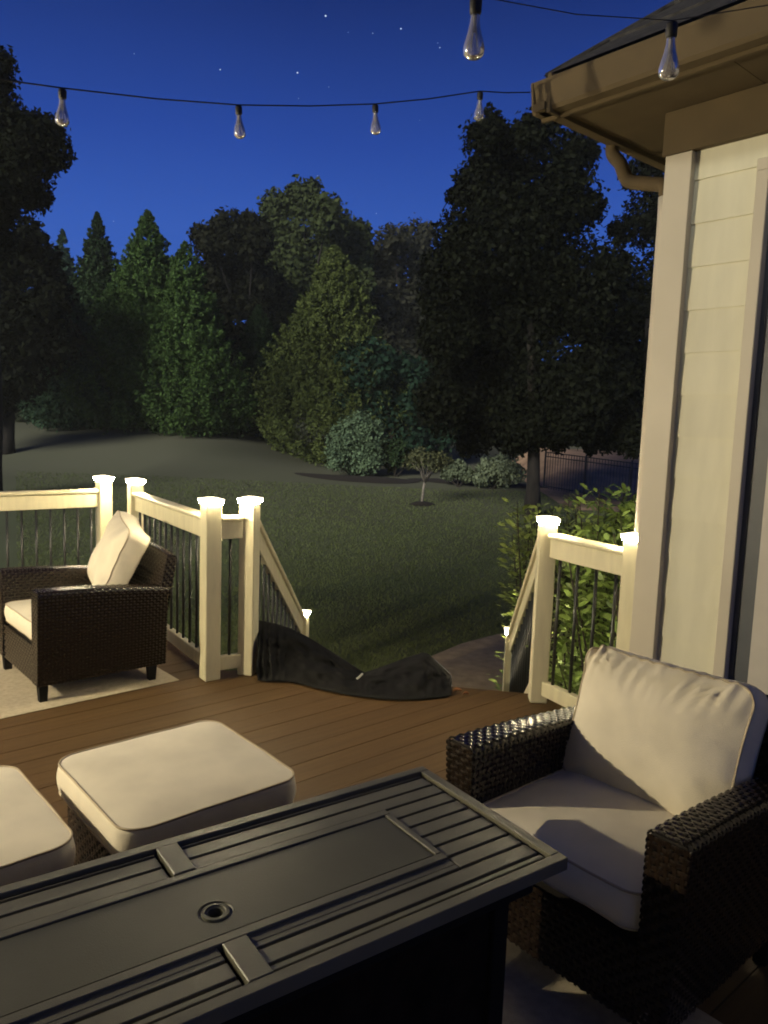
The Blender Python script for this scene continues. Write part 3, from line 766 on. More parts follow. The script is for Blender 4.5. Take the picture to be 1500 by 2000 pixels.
# lid border and recessed lid with the round finger hole
for (x0, x1, y0, y1) in ((LX0, LX1, LY0, LY0+0.024), (LX0, LX1, LY1-0.024, LY1), (LX1-0.018, LX1, LY0+0.0245, LY1-0.0245), (LX0, LX0+0.018, LY0+0.0245, LY1-0.0245)):
    tb('lid_border', x0, x1, y0, y1, zt-0.020, zt-0.0005)
b = MB(); hx, hy, hr = -0.772, -0.312, 0.015
n_ = 40; X0, X1, Y0, Y1 = LX0+0.0225, LX1-0.0225, -(LY1-0.0285), -(LY0+0.0285)
outer = []; inner = []
for j in range(n_):
    t = 2*math.pi*j/n_; c_, s_ = math.cos(t), math.sin(t)
    k_ = min(((X1 if c_ > 0 else X0)-hx)/c_ if abs(c_) > 1e-6 else 1e9, ((Y1 if s_ > 0 else Y0)-hy)/s_ if abs(s_) > 1e-6 else 1e9)
    outer.append((hx+c_*k_, hy+s_*k_)); inner.append((hx+c_*0.036, hy+s_*0.036))
for cx_, cy_ in ((X0, Y0), (X0, Y1), (X1, Y0), (X1, Y1)):
    ang = math.atan2(cy_-hy, cx_-hx) % (2*math.pi); j = int(round(ang/(2*math.pi)*n_)) % n_; outer[j] = (cx_, cy_)
zl = zt-0.0032
b.grid([[(x, y, zl-0.008) for x, y in outer], [(x, y, zl) for x, y in outer], [(x, y, zl) for x, y in inner]], True)
b.grid([[(hx+r_*math.cos(2*math.pi*j/n_), hy+r_*math.sin(2*math.pi*j/n_), zl+dz) for j in range(n_)] for r_, dz in ((0.036, 0), (0.034, -0.003), (0.029, -0.0032), (0.0275, 0.0015), (0.0215, 0.0015), (0.020, -0.001), (0.0155, -0.002), (0.0150, -0.02))], True)
b.build('lid', m_tabdark, table)
tb('gap_shade_sheet', -TL+0.03, -0.03, 0.03, TW-0.03, zt-0.045, zt-0.0345, m_black)  # black sheet added to make the slat gaps read as dark shade
for x_ in (-0.13, -TL+0.11):
    for y_ in (0.09, TW-0.10):
        tb('leg', x_-0.024, x_+0.024, y_-0.024, y_+0.024, 0.0, zt-0.0325, m_black, 0.003)
for y_ in (0.060, TW-0.060):
    tb('apron', -TL+0.05, -0.06, y_-0.012, y_+0.012, zt-0.095, zt-0.033, m_black)
for x_ in (-0.075, -TL+0.06):
    tb('apron', x_-0.012, x_+0.012, 0.075, TW-0.075, zt-0.095, zt-0.033, m_black)
m_panel = mat('dark_brown_panel', (0.014, 0.009, 0.006), 0.85, var=0.3, vscale=20, spec=0.1)
for y_ in (0.084, TW-0.094): tb('base_panel', -TL+0.136, -0.156, y_-0.004, y_+0.004, 0.05, zt-0.10, m_panel)
for x_ in (-0.126, -TL+0.106): tb('base_panel', x_-0.004, x_+0.004, 0.116, TW-0.126, 0.05, zt-0.10, m_panel)
tb('label_plate', -0.245, -0.222, TW-0.0475, TW-0.0465, zt-0.070, zt-0.061, m_capw if False else m_trim, 0, table)

# ---------------------------------------------------------------- rugs
def rug(a0, a1, b0_, b1_, rot, label, z=0.004):
    c = W((a0+a1)/2, (b0_+b1_)/2); b = MB(); la, lb = (a1-a0), (b1_-b0_); nx_, ny_ = 90, 70; rows = []
    for i in range(nx_+1):
        row = []
        for j in range(ny_+1):
            x = -la/2+la*i/nx_; y = -lb/2+lb*j/ny_
            e = min(la/2-abs(x), lb/2-abs(y)); zz_ = 0.007*min(1, e/0.006)+0.0006*math.sin(x*2*math.pi/0.022)+0.0006*noise.noise(Vector((x*20, y*20, 0)))
            row.append((x, y, zz_))
        rows.append(row)
    b.grid(rows); o = b.build('rug', m_rug, smooth=True, loc=c+Z*z); o.rotation_euler.z = G+rot
    return tag(o, label, 'rug')
rug(-0.9, 2.02, -5.75, -4.14, R_(1.2), 'pale rug under the left wicker armchair')
rug(0.2, 1.99, -1.50, 0.55, 0, 'pale woven rug showing below the table beside the near chair')

# ---------------------------------------------------------------- black fabric on the stair head
top = [(503, 1211, 4.74), (520, 1214, 4.80), (540, 1218, 4.90), (565, 1226, 5.00), (600, 1243, 5.05), (628, 1260, 5.03), (655, 1277, 5.0), (690, 1300, 4.95), (712, 1313, 4.90), (735, 1306, 4.98), (762, 1296, 5.10), (795, 1284, 5.2), (826, 1274, 5.25), (838, 1277, 5.22), (852, 1291, 5.15), (868, 1305, 5.08), (881, 1320, 5.0)]
bot = [(503, 1329), (520, 1330), (540, 1331), (563, 1331), (598, 1338), (626, 1346), (655, 1352), (688, 1358), (712, 1361), (738, 1364), (765, 1366), (797, 1366), (825, 1365), (840, 1363), (855, 1362), (870, 1360), (882, 1357)]
def rs(lst, f):
    k_ = f*(len(lst)-1); i = min(int(k_), len(lst)-2); t = k_-i; return [a*(1-t)+b_*t for a, b_ in zip(lst[i], lst[i+1])]
NI, NJ = 120, 26; rows = []
for j in range(NJ+1):
    row = []; g_ = j/NJ
    for i in range(NI+1):
        f = i/NI; A = Pd(*rs(top, f)); B = P(*rs(bot, f), 0.012)
        p = A.lerp(B, g_)
        if g_ > 0:
            left = f < 0.17
            fold = (0.022*math.sin(f*150+2*noise.noise(Vector((f*8, g_*2, 0)))) if left else 0.0)
            fold += 0.08*noise.noise(Vector((f*9, g_*3.0+f*4, 1)))+0.05*noise.noise(Vector((f*26, g_*8, 4)))
            if not left: fold += 0.022*math.sin((g_*2.2+f*3.5)*7+f*5)*math.sin(math.pi*g_)
            fold += 0.035*(0.5-abs(noise.noise(Vector((f*7+g_*2.5, g_*2-f*5, 9)))*2.2))*(1 if not left else 0.2)+0.012*(0.5-abs(noise.noise(Vector((f*22-g_*5, g_*5+f*8, 3)))*2.2))
            hump = 0.10*math.sin(math.pi*g_)*(1 if f > 0.5 else 0.4)
            p = p+Vector((0, -1, 0.35))*fold*math.sin(math.pi*min(1, g_*1.0))**0.5*0.9+Vector((0, -0.15, 1))*hump*0.25
            p.z = max(p.z, 0.006+0.010*abs(noise.noise(Vector((f*30, 7, 7))))) if p.y < 4.70 else p.z
        row.append(p)
    rows.append(row)
# the far side falls away down the stairs
back = []
for j in range(1, 9):
    row = []
    for i in range(NI+1):
        f = i/NI; A = rows[0][i]; row.append(A+Vector((0.02*math.sin(f*20), 0.09*j, -0.075*j-0.02*abs(noise.noise(Vector((f*12, j, 0)))))))
    back.append(row)
b = MB(); b.grid(back[::-1]+rows)
tarp = b.build('black_fabric_cover', m_tarp, smooth=True)
sm = tarp.modifiers.new('thickness', 'SOLIDIFY'); sm.thickness = 0.003
tag(tarp, 'crumpled black fabric lying across the head of the stairs', 'fabric cover')
b = MB()
for (q0, q1) in (((849, 1288, 5.14), (880, 1316, 4.99)), ((881, 1318, 4.985), (883, 1342, 4.80))):
    b.tube([Pd(*q0), Pd(*q1)], 0.0028, 6)
b.tube([P(697, 1326, 0.05), P(702, 1322, 0.06), P(708, 1316, 0.07)], 0.007, 6)  # pale tube painted in as a silver glint on the fabric
b.build('edge_and_glint', m_tarpr, tarp)
# a couple of dry leaves on the deck by the cover
m_dry = leafmat('dry_leaf', (0.20, 0.10, 0.055))
for k_, (px_, py_, s_, lab) in enumerate(((893, 1353, 0.05, 'curled dry leaf on the deck right of the black fabric'), (910, 1360, 0.035, 'smaller dry leaf on the deck edge right of the black fabric'))):
    c = P(px_, py_, 0.006); b = MB(); rr = []
    for i in range(7):
        u_ = i/6; wd_ = s_*0.35*math.sin(math.pi*min(0.97, u_+0.03)); rr.append([c+Vector((s_*(u_-.5), w_*wd_, 0.006+0.012*abs(w_)+0.010*math.sin(u_*3))) for w_ in (-1, -.5, 0, .5, 1)])
    b.grid(rr); o = b.build('fallen_leaf', m_dry, smooth=True); tag(o, lab, 'leaf')

# ---------------------------------------------------------------- string lights
def catenary(p, q, sag, n_=16): return [p.lerp(q, i/n_)-Z*sag*4*(i/n_)*(1-i/n_) for i in range(n_+1)]
def clear_glass():
    M = bpy.data.materials.new('clear_bulb_glass'); M.use_nodes = True; t = M.node_tree; t.nodes.clear()
    o_ = t.nodes.new('ShaderNodeOutputMaterial'); mi = t.nodes.new('ShaderNodeMixShader'); tr = t.nodes.new('ShaderNodeBsdfTransparent'); gl = t.nodes.new('ShaderNodeBsdfGlossy')
    lw = t.nodes.new('ShaderNodeLayerWeight'); lw.inputs[0].default_value = 0.35
    tr.inputs[0].default_value = (0.80, 0.79, 0.78, 1); gl.inputs['Roughness'].default_value = 0.12; gl.inputs[0].default_value = (0.9, 0.9, 0.9, 1)
    df = t.nodes.new('ShaderNodeBsdfDiffuse'); df.inputs[0].default_value = (0.75, 0.75, 0.78, 1); m2 = t.nodes.new('ShaderNodeMixShader'); m2.inputs[0].default_value = 0.22
    t.links.new(lw.outputs['Fresnel'], mi.inputs[0]); t.links.new(tr.outputs[0], mi.inputs[1]); t.links.new(gl.outputs[0], mi.inputs[2])
    t.links.new(mi.outputs[0], m2.inputs[1]); t.links.new(df.outputs[0], m2.inputs[2]); t.links.new(m2.outputs[0], o_.inputs[0]); return M
m_bulb = clear_glass(); m_fil = mat('bulb_filament', (0.55, 0.54, 0.52), 0.4, metal=0.2)
b = MB(); b.lathe([(0.0, 0.0), (0.017, 0.0), (0.019, -0.006), (0.018, -0.035), (0.014, -0.044), (0.0, -0.046)], 14); socket_me = b.mesh('bulb_socket', m_wire, True)
b = MB(); b.lathe([(0.013, -0.044), (0.014, -0.060), (0.019, -0.085), (0.028, -0.115), (0.032, -0.135), (0.030, -0.150), (0.020, -0.160), (0.0, -0.163)], 20); glass_me = b.mesh('bulb_glass', m_bulb, True)
b = MB()
for j in range(4):
    t = j*math.pi/2; b.tube([(0.003*math.cos(t), 0.003*math.sin(t), -0.06), (0.014*math.cos(t), 0.014*math.sin(t), -0.135), (0.006*math.cos(t+0.8), 0.006*math.sin(t+0.8), -0.075)], 0.0011, 5)
b.tube([(0, 0, -0.045), (0, 0, -0.09)], 0.005, 8); fil_me = b.mesh('filament', m_fil)
def strand(name, pts, bulbs, label, tilt=0, wr=0.0028):
    r = empty(name, (0, 0, 0)); tag(r, label, 'string lights')
    b = MB(); b.tube(pts, wr, 6); b.build('wire', m_wire, r, smooth=True)
    for q in bulbs:
        s_ = link('bulb_socket', socket_me, r, q); s_.scale = (0.72,)*3; s_.rotation_euler = (random.uniform(-.06, .06), random.uniform(-.06, .06), random.random()*6)
        link('bulb_glass', glass_me, s_); link('filament', fil_me, s_)
    return r
fb = [Pd(122, 172, 2.75), Pd(466, 205, 3.15), Pd(733, 203, 3.45), Pd(938, 178, 3.62)]
tipw = HC(-OV-0.09, -OV-0.09, ZSOF+0.09)
pts = [Pd(-420, 60, 2.2), Pd(-150, 118, 2.45)]+[Pd(20, 158, 2.66)]+[fb[0]]
for i in range(3): pts += [fb[i].lerp(fb[i+1], 0.5)-Z*0.006, fb[i+1]]
pts += [fb[3].lerp(tipw, 0.5)-Z*0.004, tipw]
strand('string_light_strand', pts, [p-Z*0.006 for p in fb], 'far strand of unlit clear bulbs running to the roof corner')
nb = [Pd(930, -8, 1.75), Pd(1313, 40, 1.85)]
pts = [Pd(300, -260, 1.6), Pd(620, -120, 1.68), nb[0], nb[0].lerp(nb[1], 0.5)-Z*0.012, nb[1], Pd(1500, 10, 1.95), Pd(1750, -80, 2.1)]
strand('string_light_strand', pts, [p-Z*0.006 for p in nb], 'near strand with two larger looking unlit bulbs at the top edge', wr=0.0012)

# ---------------------------------------------------------------- stars
stars = [(636, 31, 1.0, 1), (783, 56, .8, 1), (430, 136, .7, 1), (581, 142, .85, 1), (859, 93, .6, 0), (728, 65, .5, 0), (262, 105, .45, 0), (855, 84, .35, 0), (583, 192, .35, 0), (642, 170, .35, 0), (680, 63, .35, 0), (222, 432, .35, 0), (735, 417, .4, 0), (820, 235, .3, 0), (620, 343, .3, 0)]
SL = {0: 'brightest star, at the top of the sky left of centre', 1: 'bright star between the brightest star and the large hanging bulb', 2: 'bright star furthest left in the upper sky', 3: 'bright star right of the leftmost bright one, above the strand'}
for k_, (x_, y_, s_, br) in enumerate(stars):
    b = MB(); r_ = 0.55*s_; c = Pd(x_, y_, 500); b.lathe([(0.001, -r_), (r_*.8, -r_*.5), (r_, 0), (r_*.8, r_*.5), (0.001, r_)], 8)
    o = b.build('star', m_star, loc=c)
    tag(o, SL.get(k_, 'one of the faint tiny stars scattered over the blue sky'), 'star', 'stars in the evening sky')

# ---------------------------------------------------------------- vegetation
def px_sphere(px_, py_, rp, Y, dY=0.0):
    c = Pd(px_, py_, Y+dY); return np.array(c), rp*(Y+dY)/FPX
def trunk(root, base, top_, r0, r1, m_=m_bark, limbs=(), name='trunk'):
    b = MB(); n_ = 7; pts = []
    for i in range(n_):
        f = i/(n_-1); p = Vector(base).lerp(Vector(top_), f); pts.append(p+Vector((0.12*r0*math.sin(f*5+base[0]), 0.12*r0*math.cos(f*4), 0))*2)
    b.tube(pts, [r0*(1-f/(n_-1))+r1*f/(n_-1) + (0.35*r0 if f == 0 else 0) for f in range(n_)], 10)
    for q in limbs:
        s_ = Vector(base).lerp(Vector(top_), random.uniform(0.35, 0.9)); q = Vector(q); mid = s_.lerp(q, 0.5)+Z*0.08*(q-s_).length
        b.tube([s_, mid, q], [r0*0.22, r0*0.12, r0*0.04], 7)
    return b.build(name, m_, root, smooth=True)
def crown(root, lobes, nleaf, size, m_, sub=5, name='crown', aspect=0.6, shell=0.45):
    """lobes: (centre, radius); each is broken into sub-clumps whose shells carry the leaves"""
    cs, rs_ = [], []
    for c, r in lobes:
        for k_ in range(sub):
            d = rng.normal(0, 1, 3); d /= np.linalg.norm(d); cs.append(c+d*r*(0.35+0.45*rng.random())); rs_.append(r*(0.32+0.28*rng.random()))
        cs.append(c); rs_.append(r*0.92)
    cs = np.array(cs); rs_ = np.array(rs_); pr = rs_**2/np.sum(rs_**2)
    ii = rng.choice(len(cs), nleaf, p=pr); D = unit(rng.normal(0, 1, (nleaf, 3)))
    rad = rs_[ii][:, None]*(1-shell*rng.random((nleaf, 1))**1.8)*(1+0.12*rng.normal(0, 1, (nleaf, 1)))
    C = cs[ii]+D*rad
    V = leaves(C, D+np.array([0, 0, 0.35]), size, aspect, tilt=0.75, droop=0.2)
    return fast_quads(name, V, m_, root)
def tree(label, cat, Y, lobes, nleaf, size, leaf_m, base_px, dj=0.5, trunk_r=0.25, name='broadleaf_tree', group=None, flat=1.0):
    L_ = []
    for (x_, y_, r_) in lobes:
        L_.append(px_sphere(x_, y_, r_, Y, random.uniform(-1, 1)*dj))
    bx = Pd(base_px, 900, Y); base = Vector((bx.x, bx.y, ground(bx.x, bx.y)-0.1))
    root = empty(name, base); tag(root, label, cat, group)
    C = [(np.array(c)-np.array(base), r) for c, r in L_]
    topz = max(c[2] for c, r in C); cx_ = np.mean([c[0] for c, r in C])
    trunk(root, (0, 0, 0), (cx_*0.6, 0, topz*0.55), trunk_r, trunk_r*0.4, limbs=[tuple(c) for c, r in C[::2]] if trunk_r > 0.31 else [])
    crown(root, C, nleaf, size, leaf_m)
    return root
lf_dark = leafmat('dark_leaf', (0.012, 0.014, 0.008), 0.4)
lf_unlit = leafmat('unlit_dark_leaf', (0.0055, 0.0075, 0.004), 0.7)  # near-black: the shade of the unlit trees is put into the leaf colour
lf_oak = leafmat('oak_leaf', (0.044, 0.060, 0.024), 0.35)
lf_mid = leafmat('mid_leaf', (0.032, 0.034, 0.024), 0.35)
lf_con = leafmat('green_conifer', (0.058, 0.110, 0.034), 0.4)
lf_cond = leafmat('dark_conifer', (0.030, 0.055, 0.026), 0.4)
lf_teal = leafmat('teal_conifer', (0.045, 0.085, 0.052), 0.4)
lf_yel = leafmat('yellow_conifer', (0.088, 0.118, 0.038), 0.35)
lf_pale = leafmat('pale_shrub_leaf', (0.16, 0.20, 0.13), 0.35)
lf_bush = leafmat('glossy_laurel_leaf', (0.17, 0.26, 0.07), 0.35, rough=0.35, spec=0.4)

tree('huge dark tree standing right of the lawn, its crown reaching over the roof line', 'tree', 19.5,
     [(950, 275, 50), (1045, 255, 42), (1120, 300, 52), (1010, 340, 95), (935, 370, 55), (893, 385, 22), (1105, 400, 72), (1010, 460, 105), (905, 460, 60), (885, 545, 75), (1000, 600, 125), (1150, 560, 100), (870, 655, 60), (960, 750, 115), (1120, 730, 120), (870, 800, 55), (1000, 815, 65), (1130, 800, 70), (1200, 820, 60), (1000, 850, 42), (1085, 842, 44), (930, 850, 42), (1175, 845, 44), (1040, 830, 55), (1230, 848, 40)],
     115000, 0.135, lf_unlit, 1046, dj=1.3, trunk_r=0.20)
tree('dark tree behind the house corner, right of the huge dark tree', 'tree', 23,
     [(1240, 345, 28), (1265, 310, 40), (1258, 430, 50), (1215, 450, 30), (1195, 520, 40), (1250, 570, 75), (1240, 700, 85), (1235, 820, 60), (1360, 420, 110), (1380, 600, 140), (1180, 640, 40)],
     30000, 0.16, lf_unlit, 1262, dj=1.0, trunk_r=0.18)
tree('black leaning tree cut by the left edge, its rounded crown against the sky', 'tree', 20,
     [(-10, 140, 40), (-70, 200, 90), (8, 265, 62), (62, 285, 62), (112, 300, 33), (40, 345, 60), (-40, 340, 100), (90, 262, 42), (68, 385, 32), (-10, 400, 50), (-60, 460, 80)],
     36000, 0.13, lf_unlit, -30, dj=0.9, trunk_r=0.30)
tree('dark bushy tree low at the left edge below the black crown', 'tree', 27,
     [(-20, 500, 90), (45, 530, 70), (20, 640, 90), (75, 620, 55), (60, 470, 40), (-40, 740, 90), (30, 730, 60), (-90, 600, 100), (92, 515, 38), (100, 580, 50), (110, 660, 50)], 20000, 0.24, lf_unlit, 10, dj=1.0)
tree('tall rounded tree in the middle of the tree line, highest there', 'tree', 44,
     [(590, 388, 38), (540, 402, 32), (640, 425, 45), (690, 465, 38), (600, 460, 80), (525, 480, 60), (660, 520, 70), (570, 580, 85), (700, 560, 40), (620, 680, 90), (530, 660, 60)],
     34000, 0.32, lf_oak, 600, dj=2.5, trunk_r=0.5)
tree('dark tree with a domed top left of the tall rounded tree', 'tree', 38,
     [(412, 468, 38), (455, 448, 42), (495, 465, 45), (440, 545, 70), (500, 560, 60), (470, 650, 75), (500, 735, 60), (540, 770, 45)], 22000, 0.26, lf_dark, 480, dj=2, trunk_r=0.35)
tree('greyish tree in the gap left of the huge dark tree', 'tree', 46,
     [(765, 470, 36), (815, 462, 36), (790, 530, 65), (820, 600, 60), (770, 640, 60), (800, 720, 70), (870, 560, 50), (740, 520, 45), (735, 600, 60), (745, 680, 60)], 20000, 0.32, lf_mid, 800, dj=2, trunk_r=0.4)
tree('dark green rounded shrubby tree behind the clipped bushes', 'tree', 31,
     [(720, 720, 60), (780, 740, 55), (690, 790, 40), (750, 800, 50), (820, 770, 60), (850, 850, 45), (800, 860, 40)], 12000, 0.22, leafmat('deep_teal_leaf', (0.018, 0.042, 0.028), 0.4), 760, dj=1.0)

def conifer(label, px_top, py_top, hw, py_base, Y, nleaf, size, m_, pw=0.8, lean=0.0):
    t_ = Pd(px_top, py_top, Y); bx = Pd(px_top+lean, py_base, Y); gz_ = ground(bx.x, Y); Hh = t_.z-gz_; Rm = hw*Y/FPX
    base = Vector((bx.x, Y, gz_-0.05)); root = empty('conifer', base); tag(root, label, 'conifer', 'conifers along the far side of the lawn')
    b = MB(); b.tube([(0, 0, 0), (0, 0, Hh*0.5), (t_.x-bx.x, 0, Hh*0.96)], [0.16, 0.1, 0.02], 8); b.build('trunk', m_bark, root, smooth=True)
    # boughs: plumes that rise and point outward
    nb_ = int(nleaf/26); hh = rng.random(nb_)**1.12*0.995; az = rng.random(nb_)*6.283
    env = Rm*np.minimum(1.0, (1-hh)**(pw+0.22)*1.2)*np.where(hh < 0.12, 0.75+2*hh, 1.0)
    lobe = 1+0.16*np.sin(az*3+hh*9)+0.10*np.sin(az*7+hh*21)
    rr_ = env*lobe*(0.62+0.38*rng.random(nb_)**0.6)
    cx_ = (t_.x-bx.x)*hh
    ct = np.stack([cx_+rr_*np.cos(az), rr_*np.sin(az), hh*Hh+0.15], 1)
    outd = np.stack([np.cos(az), np.sin(az), np.full(nb_, 0.9)], 1); outd = unit(outd)
    idx = np.repeat(np.arange(nb_), 26); f = rng.random(len(idx))[:, None]
    pl = (0.30+0.35*rng.random(nb_))*(0.03+1.2*(1-hh)**0.85); ln = pl[idx][:, None]
    C = ct[idx]+outd[idx]*(f-0.5)*ln*1.6+rng.normal(0, 1, (len(idx), 3))*ln*0.28*(1-f*0.7)
    V = leaves(C, outd[idx]*0.6+rng.normal(0, .4, (len(idx), 3)), size, 0.42, tilt=0.6)
    # inner dark mass so that no sky shows through the middle
    n2 = nleaf//4; h2 = rng.random(n2)*0.85; a2 = rng.random(n2)*6.283; r2_ = Rm*(1-h2)**pw*0.6*rng.random(n2)**0.5
    C2 = np.stack([(t_.x-bx.x)*h2+r2_*np.cos(a2), r2_*np.sin(a2), h2*Hh+0.1], 1)
    V2 = leaves(C2, rng.normal(0, 1, (n2, 3)), size*1.9, 0.8)
    fast_quads('crown', np.concatenate([V, V2]), m_, root); return root
conifer('small distant conifer tip between the dark left trees', 122, 452, 78, 800, 50, 9000, 0.34, lf_teal)
conifer('dark pointed conifer second from the left', 190, 418, 122, 805, 36, 30000, 0.17, lf_cond)
conifer('bright green pointed conifer, tallest of the lit ones', 288, 414, 158, 815, 33, 42000, 0.15, lf_con, pw=0.72)
conifer('green conifer leaning out from the right side of the tallest lit one', 362, 476, 112, 815, 31.5, 30000, 0.15, lf_con, pw=0.62, lean=12)
conifer('low teal conifer left of the tallest lit one', 130, 545, 95, 810, 32, 20000, 0.15, lf_teal, pw=0.7)
conifer('yellow green conifer standing before the tall rounded tree', 652, 484, 150, 815, 32, 44000, 0.15, lf_yel, pw=0.55)
conifer('dark conifer filling between the lit one and the dark domed tree', 505, 600, 80, 820, 35, 14000, 0.17, lf_cond, pw=0.6)

# shrubs
def shrub(label, lobes, Y, nleaf, size, m_, group=None, dj=0.3, name='shrub'):
    L_ = [px_sphere(x_, y_, r_, Y, random.uniform(-1, 1)*dj) for x_, y_, r_ in lobes]
    bx = L_[0][0]; base = Vector((bx[0], bx[1], ground(bx[0], bx[1])-0.03)); root = empty(name, base); tag(root, label, 'shrub', group)
    b = MB()
    for c, r in L_:
        c = Vector(c)-base; b.tube([(random.uniform(-.1, .1), random.uniform(-.1, .1), 0), (c.x*0.5, c.y*0.5, c.z*0.4), tuple(c)], [0.035, 0.022, 0.008], 6)
    b.build('stems', m_bark, root)
    crown(root, [(c-np.array(base), r) for c, r in L_], nleaf, size, m_, sub=4, name='foliage', shell=0.35); return root
shrub('pale rounded bush, left one of the two clipped bushes on the lawn', [(608, 838, 40), (590, 855, 30), (630, 850, 35), (605, 870, 30)], 31, 5000, 0.13, leafmat('grey_leaf', (0.10, 0.115, 0.085), 0.3))
shrub('larger blocky green bush, right one of the two clipped bushes on the lawn', [(690, 850, 42), (725, 850, 32), (665, 865, 32), (705, 895, 38), (735, 890, 25), (660, 895, 28)], 27, 9000, 0.12, leafmat('blue_green_leaf', (0.10, 0.155, 0.095), 0.35))
shrub('low pale leaved shrub right of the thin young tree', [(960, 915, 26), (990, 912, 26), (1010, 925, 20), (940, 930, 20), (980, 935, 22)], 25, 3500, 0.13, lf_pale)
shrub('small pale shrub just behind the thin young tree', [(895, 915, 20), (875, 925, 16), (912, 928, 16)], 25.5, 1800, 0.12, leafmat('pale_shrub_b', (0.11, 0.14, 0.09), 0.3))
shrub('dark low shrub between the blocky bush and the young tree', [(775, 880, 24), (800, 895, 20), (765, 905, 18)], 27.5, 2500, 0.13, lf_cond)
for k_, (x_, y_, r_, lab) in enumerate(((40, 800, 26, 'low undergrowth shrub at the foot of the far left trees'), (105, 795, 28, 'scrubby grey shrub left of the pointed conifers'), (165, 800, 24, 'low scrub at the foot of the dark pointed conifer'), (220, 808, 18, 'tiny scrub bush at the foot of the green conifer'), (530, 805, 24, 'pale scrub at the tree line below the dark domed tree'), (470, 815, 18, 'low brush right of the green conifers'))):
    shrub(lab, [(x_, y_, r_), (x_+r_*.7, y_+4, r_*.7), (x_-r_*.7, y_+5, r_*.7)], 35-0.3*k_, 2600, 0.16, leafmat('scrub_leaf', (0.050, 0.060, 0.040), 0.35), group='scrub along the tree line')
# far wood that closes the horizon behind the trees
n = 26000; fx = rng.uniform(-48, 60, n); fy = rng.uniform(50, 60, n); top_h = 7.0+2.2*np.sin(fx*0.35)+1.5*np.sin(fx*0.9+2)
fz = 0.5+top_h*rng.random(n)**0.8
V = leaves(np.stack([fx, fy, fz], 1), np.tile([0, -1, 0.3], (n, 1)), 1.1, 0.8, tilt=0.6)
tag(fast_quads('distant_wood', V, lf_unlit), 'black mass of far woodland behind the tree line', 'woodland', kind='stuff')

# thin young tree
yb = P(825, 988, -0.6); Yy = 21.2; yb = Pd(824, 986, Yy); base = Vector((yb.x, yb.y, ground(yb.x, yb.y)))
ht = Pd(835, 890, Yy).z-base.z
yt = tag(empty('young_tree', base), 'thin young tree with pale trunk alone on the lawn', 'tree')
b = MB(); b.tube([(0, 0, 0), (0.02, 0, ht*.3), (0.06, 0, ht*.55)], [0.045, 0.035, 0.028], 8)
br = []
for k_ in range(9):
    a = k_*2.4; q = Vector((0.06+0.55*math.cos(a)*(0.6+0.4*random.random()), 0.5*math.sin(a), ht*(0.85+0.22*random.random()))); br.append(q)
    b.tube([(0.05, 0, ht*.45), (0.05+q.x*.4, q.y*.45, ht*.68), q], [0.024, 0.014, 0.005], 6)
b.build('trunk', m_barkp, yt, smooth=True)
crown(yt, [(np.array(q), 0.30) for q in br], 1300, 0.085, leafmat('young_leaf', (0.085, 0.095, 0.05), 0.3), sub=3)
bed('mulch_ring', (base.x, base.y), 0.36, 0.3, 0, 'dark mulch ring round the thin young tree')
for x_, y_, rx_, lab in ((700, 925, 2.2, 'dark mulch bed below the clipped bushes'), (950, 945, 2.6, 'dark mulch bed below the pale shrubs')):
    q = Pd(x_, y_, 26.0); bed('mulch_bed', (q.x, 26.3), rx_, 0.8, R_(-12), lab)

# ---------------------------------------------------------------- black picket fence
fa, fbp = Pd(1060, 985, 25.5), Pd(1330, 1000, 21.0)
fence = tag(empty('picket_fence'), 'thin black metal picket fence at the right side of the lawn', 'fence')
fa.z = ground(fa.x, fa.y); fbp.z = ground(fbp.x, fbp.y); HF = 1.25
fd = fbp-fa; Lf = fd.length; n_p = int(Lf/0.115)
b = MB(); b.box((0, 0, HF/2), (0.008, 0, 0), (0, 0.008, 0), (0, 0, HF/2)); pk = b.mesh('picket', m_bal)
b = MB(); b.box((0, 0, HF/2+0.03), (0.026, 0, 0), (0, 0.026, 0), (0, 0, HF/2+0.03)); ps = b.mesh('fence_post', m_bal)
for i in range(n_p+1):
    link('picket', pk, fence, fa.lerp(fbp, i/n_p))
for i in range(4):
    link('fence_post', ps, fence, fa.lerp(fbp, i/3)+Vector((0, -0.01, 0)))
for z_ in (0.12, HF-0.16, HF-0.02):
    b = MB(); b.bar(fa+Z*z_, fbp+Z*z_, 0.02, 0.03); b.build('fence_rail', m_bal, fence)
# bank behind the fence, the warm light there put into its colour
b = MB(); rows = []
for i in range(9):
    row = []
    for j in range(25):
        x = 5.0+16*j/24; y = 20.8+11.5*i/8; row.append((x, y, ground(x, y)+0.02+0.85*sst((i-3)/5)*sst((x-4.8)/1.5)))
    rows.append(row)
b.grid(rows); m_bank = mat('warm_lit_bank', (0.40, 0.25, 0.16), 1.0, var=0.2, vscale=1.2, bump=1, bscale=8)
tag(b.build('lit_bank', m_bank, smooth=True), 'bank rising beyond the picket fence, warm light put into its colour', kind='structure')

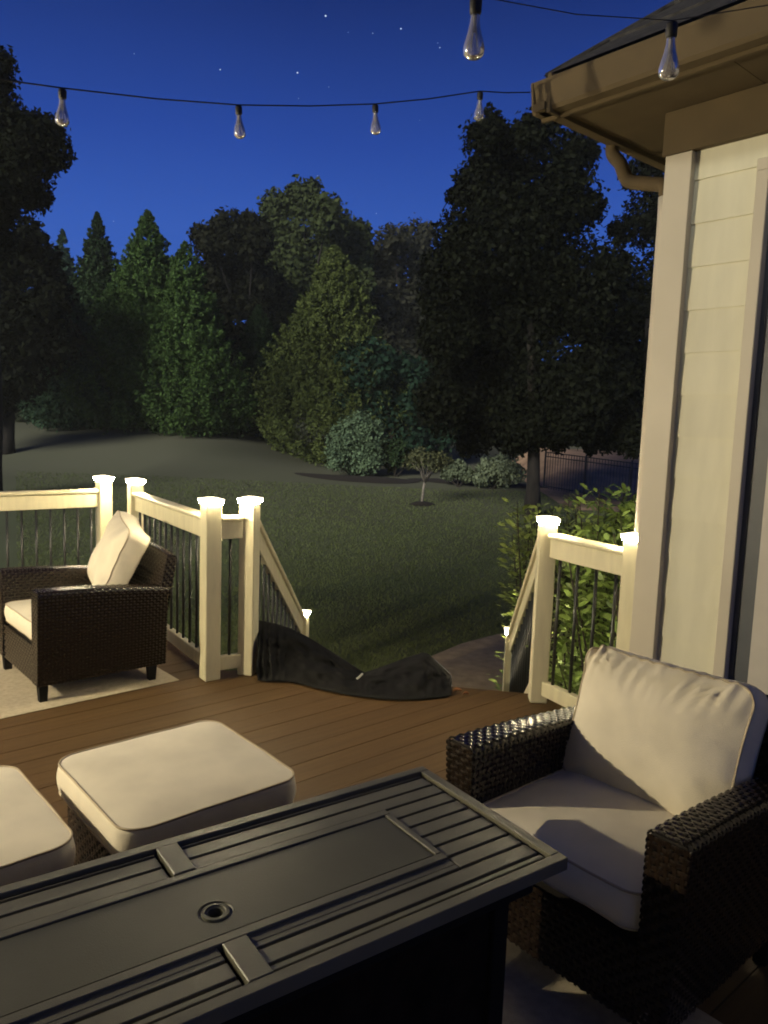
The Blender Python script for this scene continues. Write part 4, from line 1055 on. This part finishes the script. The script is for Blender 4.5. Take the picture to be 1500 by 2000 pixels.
# ---------------------------------------------------------------- laurel bush beside the stairs
def leafy_bush(label, stems, nleaf, size, m_, name='laurel_bush'):
    base = Vector((stems[0][0].x, stems[0][0].y, ground(stems[0][0].x, stems[0][0].y)))
    root = empty(name, base); tag(root, label, 'bush')
    b = MB(); C = []; Dn = []; A = []
    for s0_, s1_ in stems:
        p0 = Vector(s0_)-base; p1 = Vector(s1_)-base; p0.z = 0.0; midp = p0.lerp(p1, 0.5)+Vector((random.uniform(-.08, .08), random.uniform(-.08, .08), 0.05))
        b.tube([p0, midp, p1], [0.012, 0.008, 0.0035], 6)
        for k_ in range(nleaf):
            f = 0.06+0.94*random.random()**0.8; q = (p0.lerp(midp, f*2) if f < 0.5 else midp.lerp(p1, f*2-1))
            a = random.random()*6.283; od = Vector((math.cos(a), math.sin(a), random.uniform(0.1, 0.9))).normalized()
            l_ = size*(0.7+0.6*random.random()); q2 = q+od*random.uniform(0.01, 0.20)*(1.25-f*0.75)
            C.append(q2+od*l_*0.5); A.append(od); Dn.append(l_)
    b.build('stems', m_bark, root, smooth=True)
    C = np.array(C); A = np.array(A); s_ = np.array(Dn)[:, None]; n_ = len(C)
    Bv = unit(np.cross(A, np.array([0, 0, 1.0])+rng.normal(0, 0.45, (n_, 3)))); Nn = np.cross(A, Bv); up = np.sign(Nn[:, 2:3]); Nn = Nn*np.where(up == 0, 1, up)
    # pointed oval leaf: 6-gon, folded on the rib and drooping at the tip
    V6 = np.stack([C-A*s_*.5, C-A*s_*.18+Bv*s_*.19+Nn*s_*.05, C+A*s_*.2+Bv*s_*.15+Nn*s_*.03, C+A*s_*.5-Nn*s_*.10, C+A*s_*.2-Bv*s_*.15+Nn*s_*.03, C-A*s_*.18-Bv*s_*.19+Nn*s_*.05], axis=1)
    fast_quads('foliage', V6, m_, root, nper=6); return root
random.seed(21)
def stem_set(n_, cx_, cy_, rx_, ry_, top_z, spread=0.25):
    s_ = []
    for i in range(n_):
        a = random.random()*6.283; r_ = math.sqrt(random.random()); x = cx_+rx_*r_*math.cos(a); y = cy_+ry_*r_*math.sin(a)
        s_.append((Vector((x, y, -1.05)), Vector((x+random.gauss(0, spread), y+random.gauss(0, spread*.7), top_z(x, y)+random.gauss(0, 0.10)))))
    return s_
leafy_bush('tall glossy leaved bush beside the house behind the right railing', stem_set(105, 2.08, 5.50, 0.70, 0.62, lambda x, y: 0.98 if x > 1.6 else 0.75, 0.17), 115, 0.085, lf_bush)
leafy_bush('leafy bush lit by the foot of the right stair rail', stem_set(60, 1.55, 6.25, 0.40, 0.40, lambda x, y: 0.80-0.55*max(0, 1.25-x), 0.15), 80, 0.075, leafmat('lit_laurel', (0.19, 0.26, 0.08), 0.35, rough=0.4, spec=0.35))
leafy_bush('low bush at the foot of the house wall below the right railing', stem_set(60, 1.75, 4.75, 0.40, 0.35, lambda x, y: 0.05, 0.15), 60, 0.08, lf_bush, name='low_bush')

hz = MB(); hz.box((0, 26, 5), (70, 0, 0), (0, 40, 0), (0, 0, 9.5))
hm = bpy.data.materials.new('haze'); hm.use_nodes = True; t = hm.node_tree; t.nodes.clear()
o_ = t.nodes.new('ShaderNodeOutputMaterial'); pv = t.nodes.new('ShaderNodeVolumePrincipled'); pv.inputs['Density'].default_value = 0.0008; pv.inputs['Color'].default_value = (0.85, 0.9, 0.88, 1)
t.links.new(pv.outputs[0], o_.inputs['Volume'])
ho = hz.build('haze', hm); tag(ho, 'thin night haze over the garden', 'haze', kind='stuff')
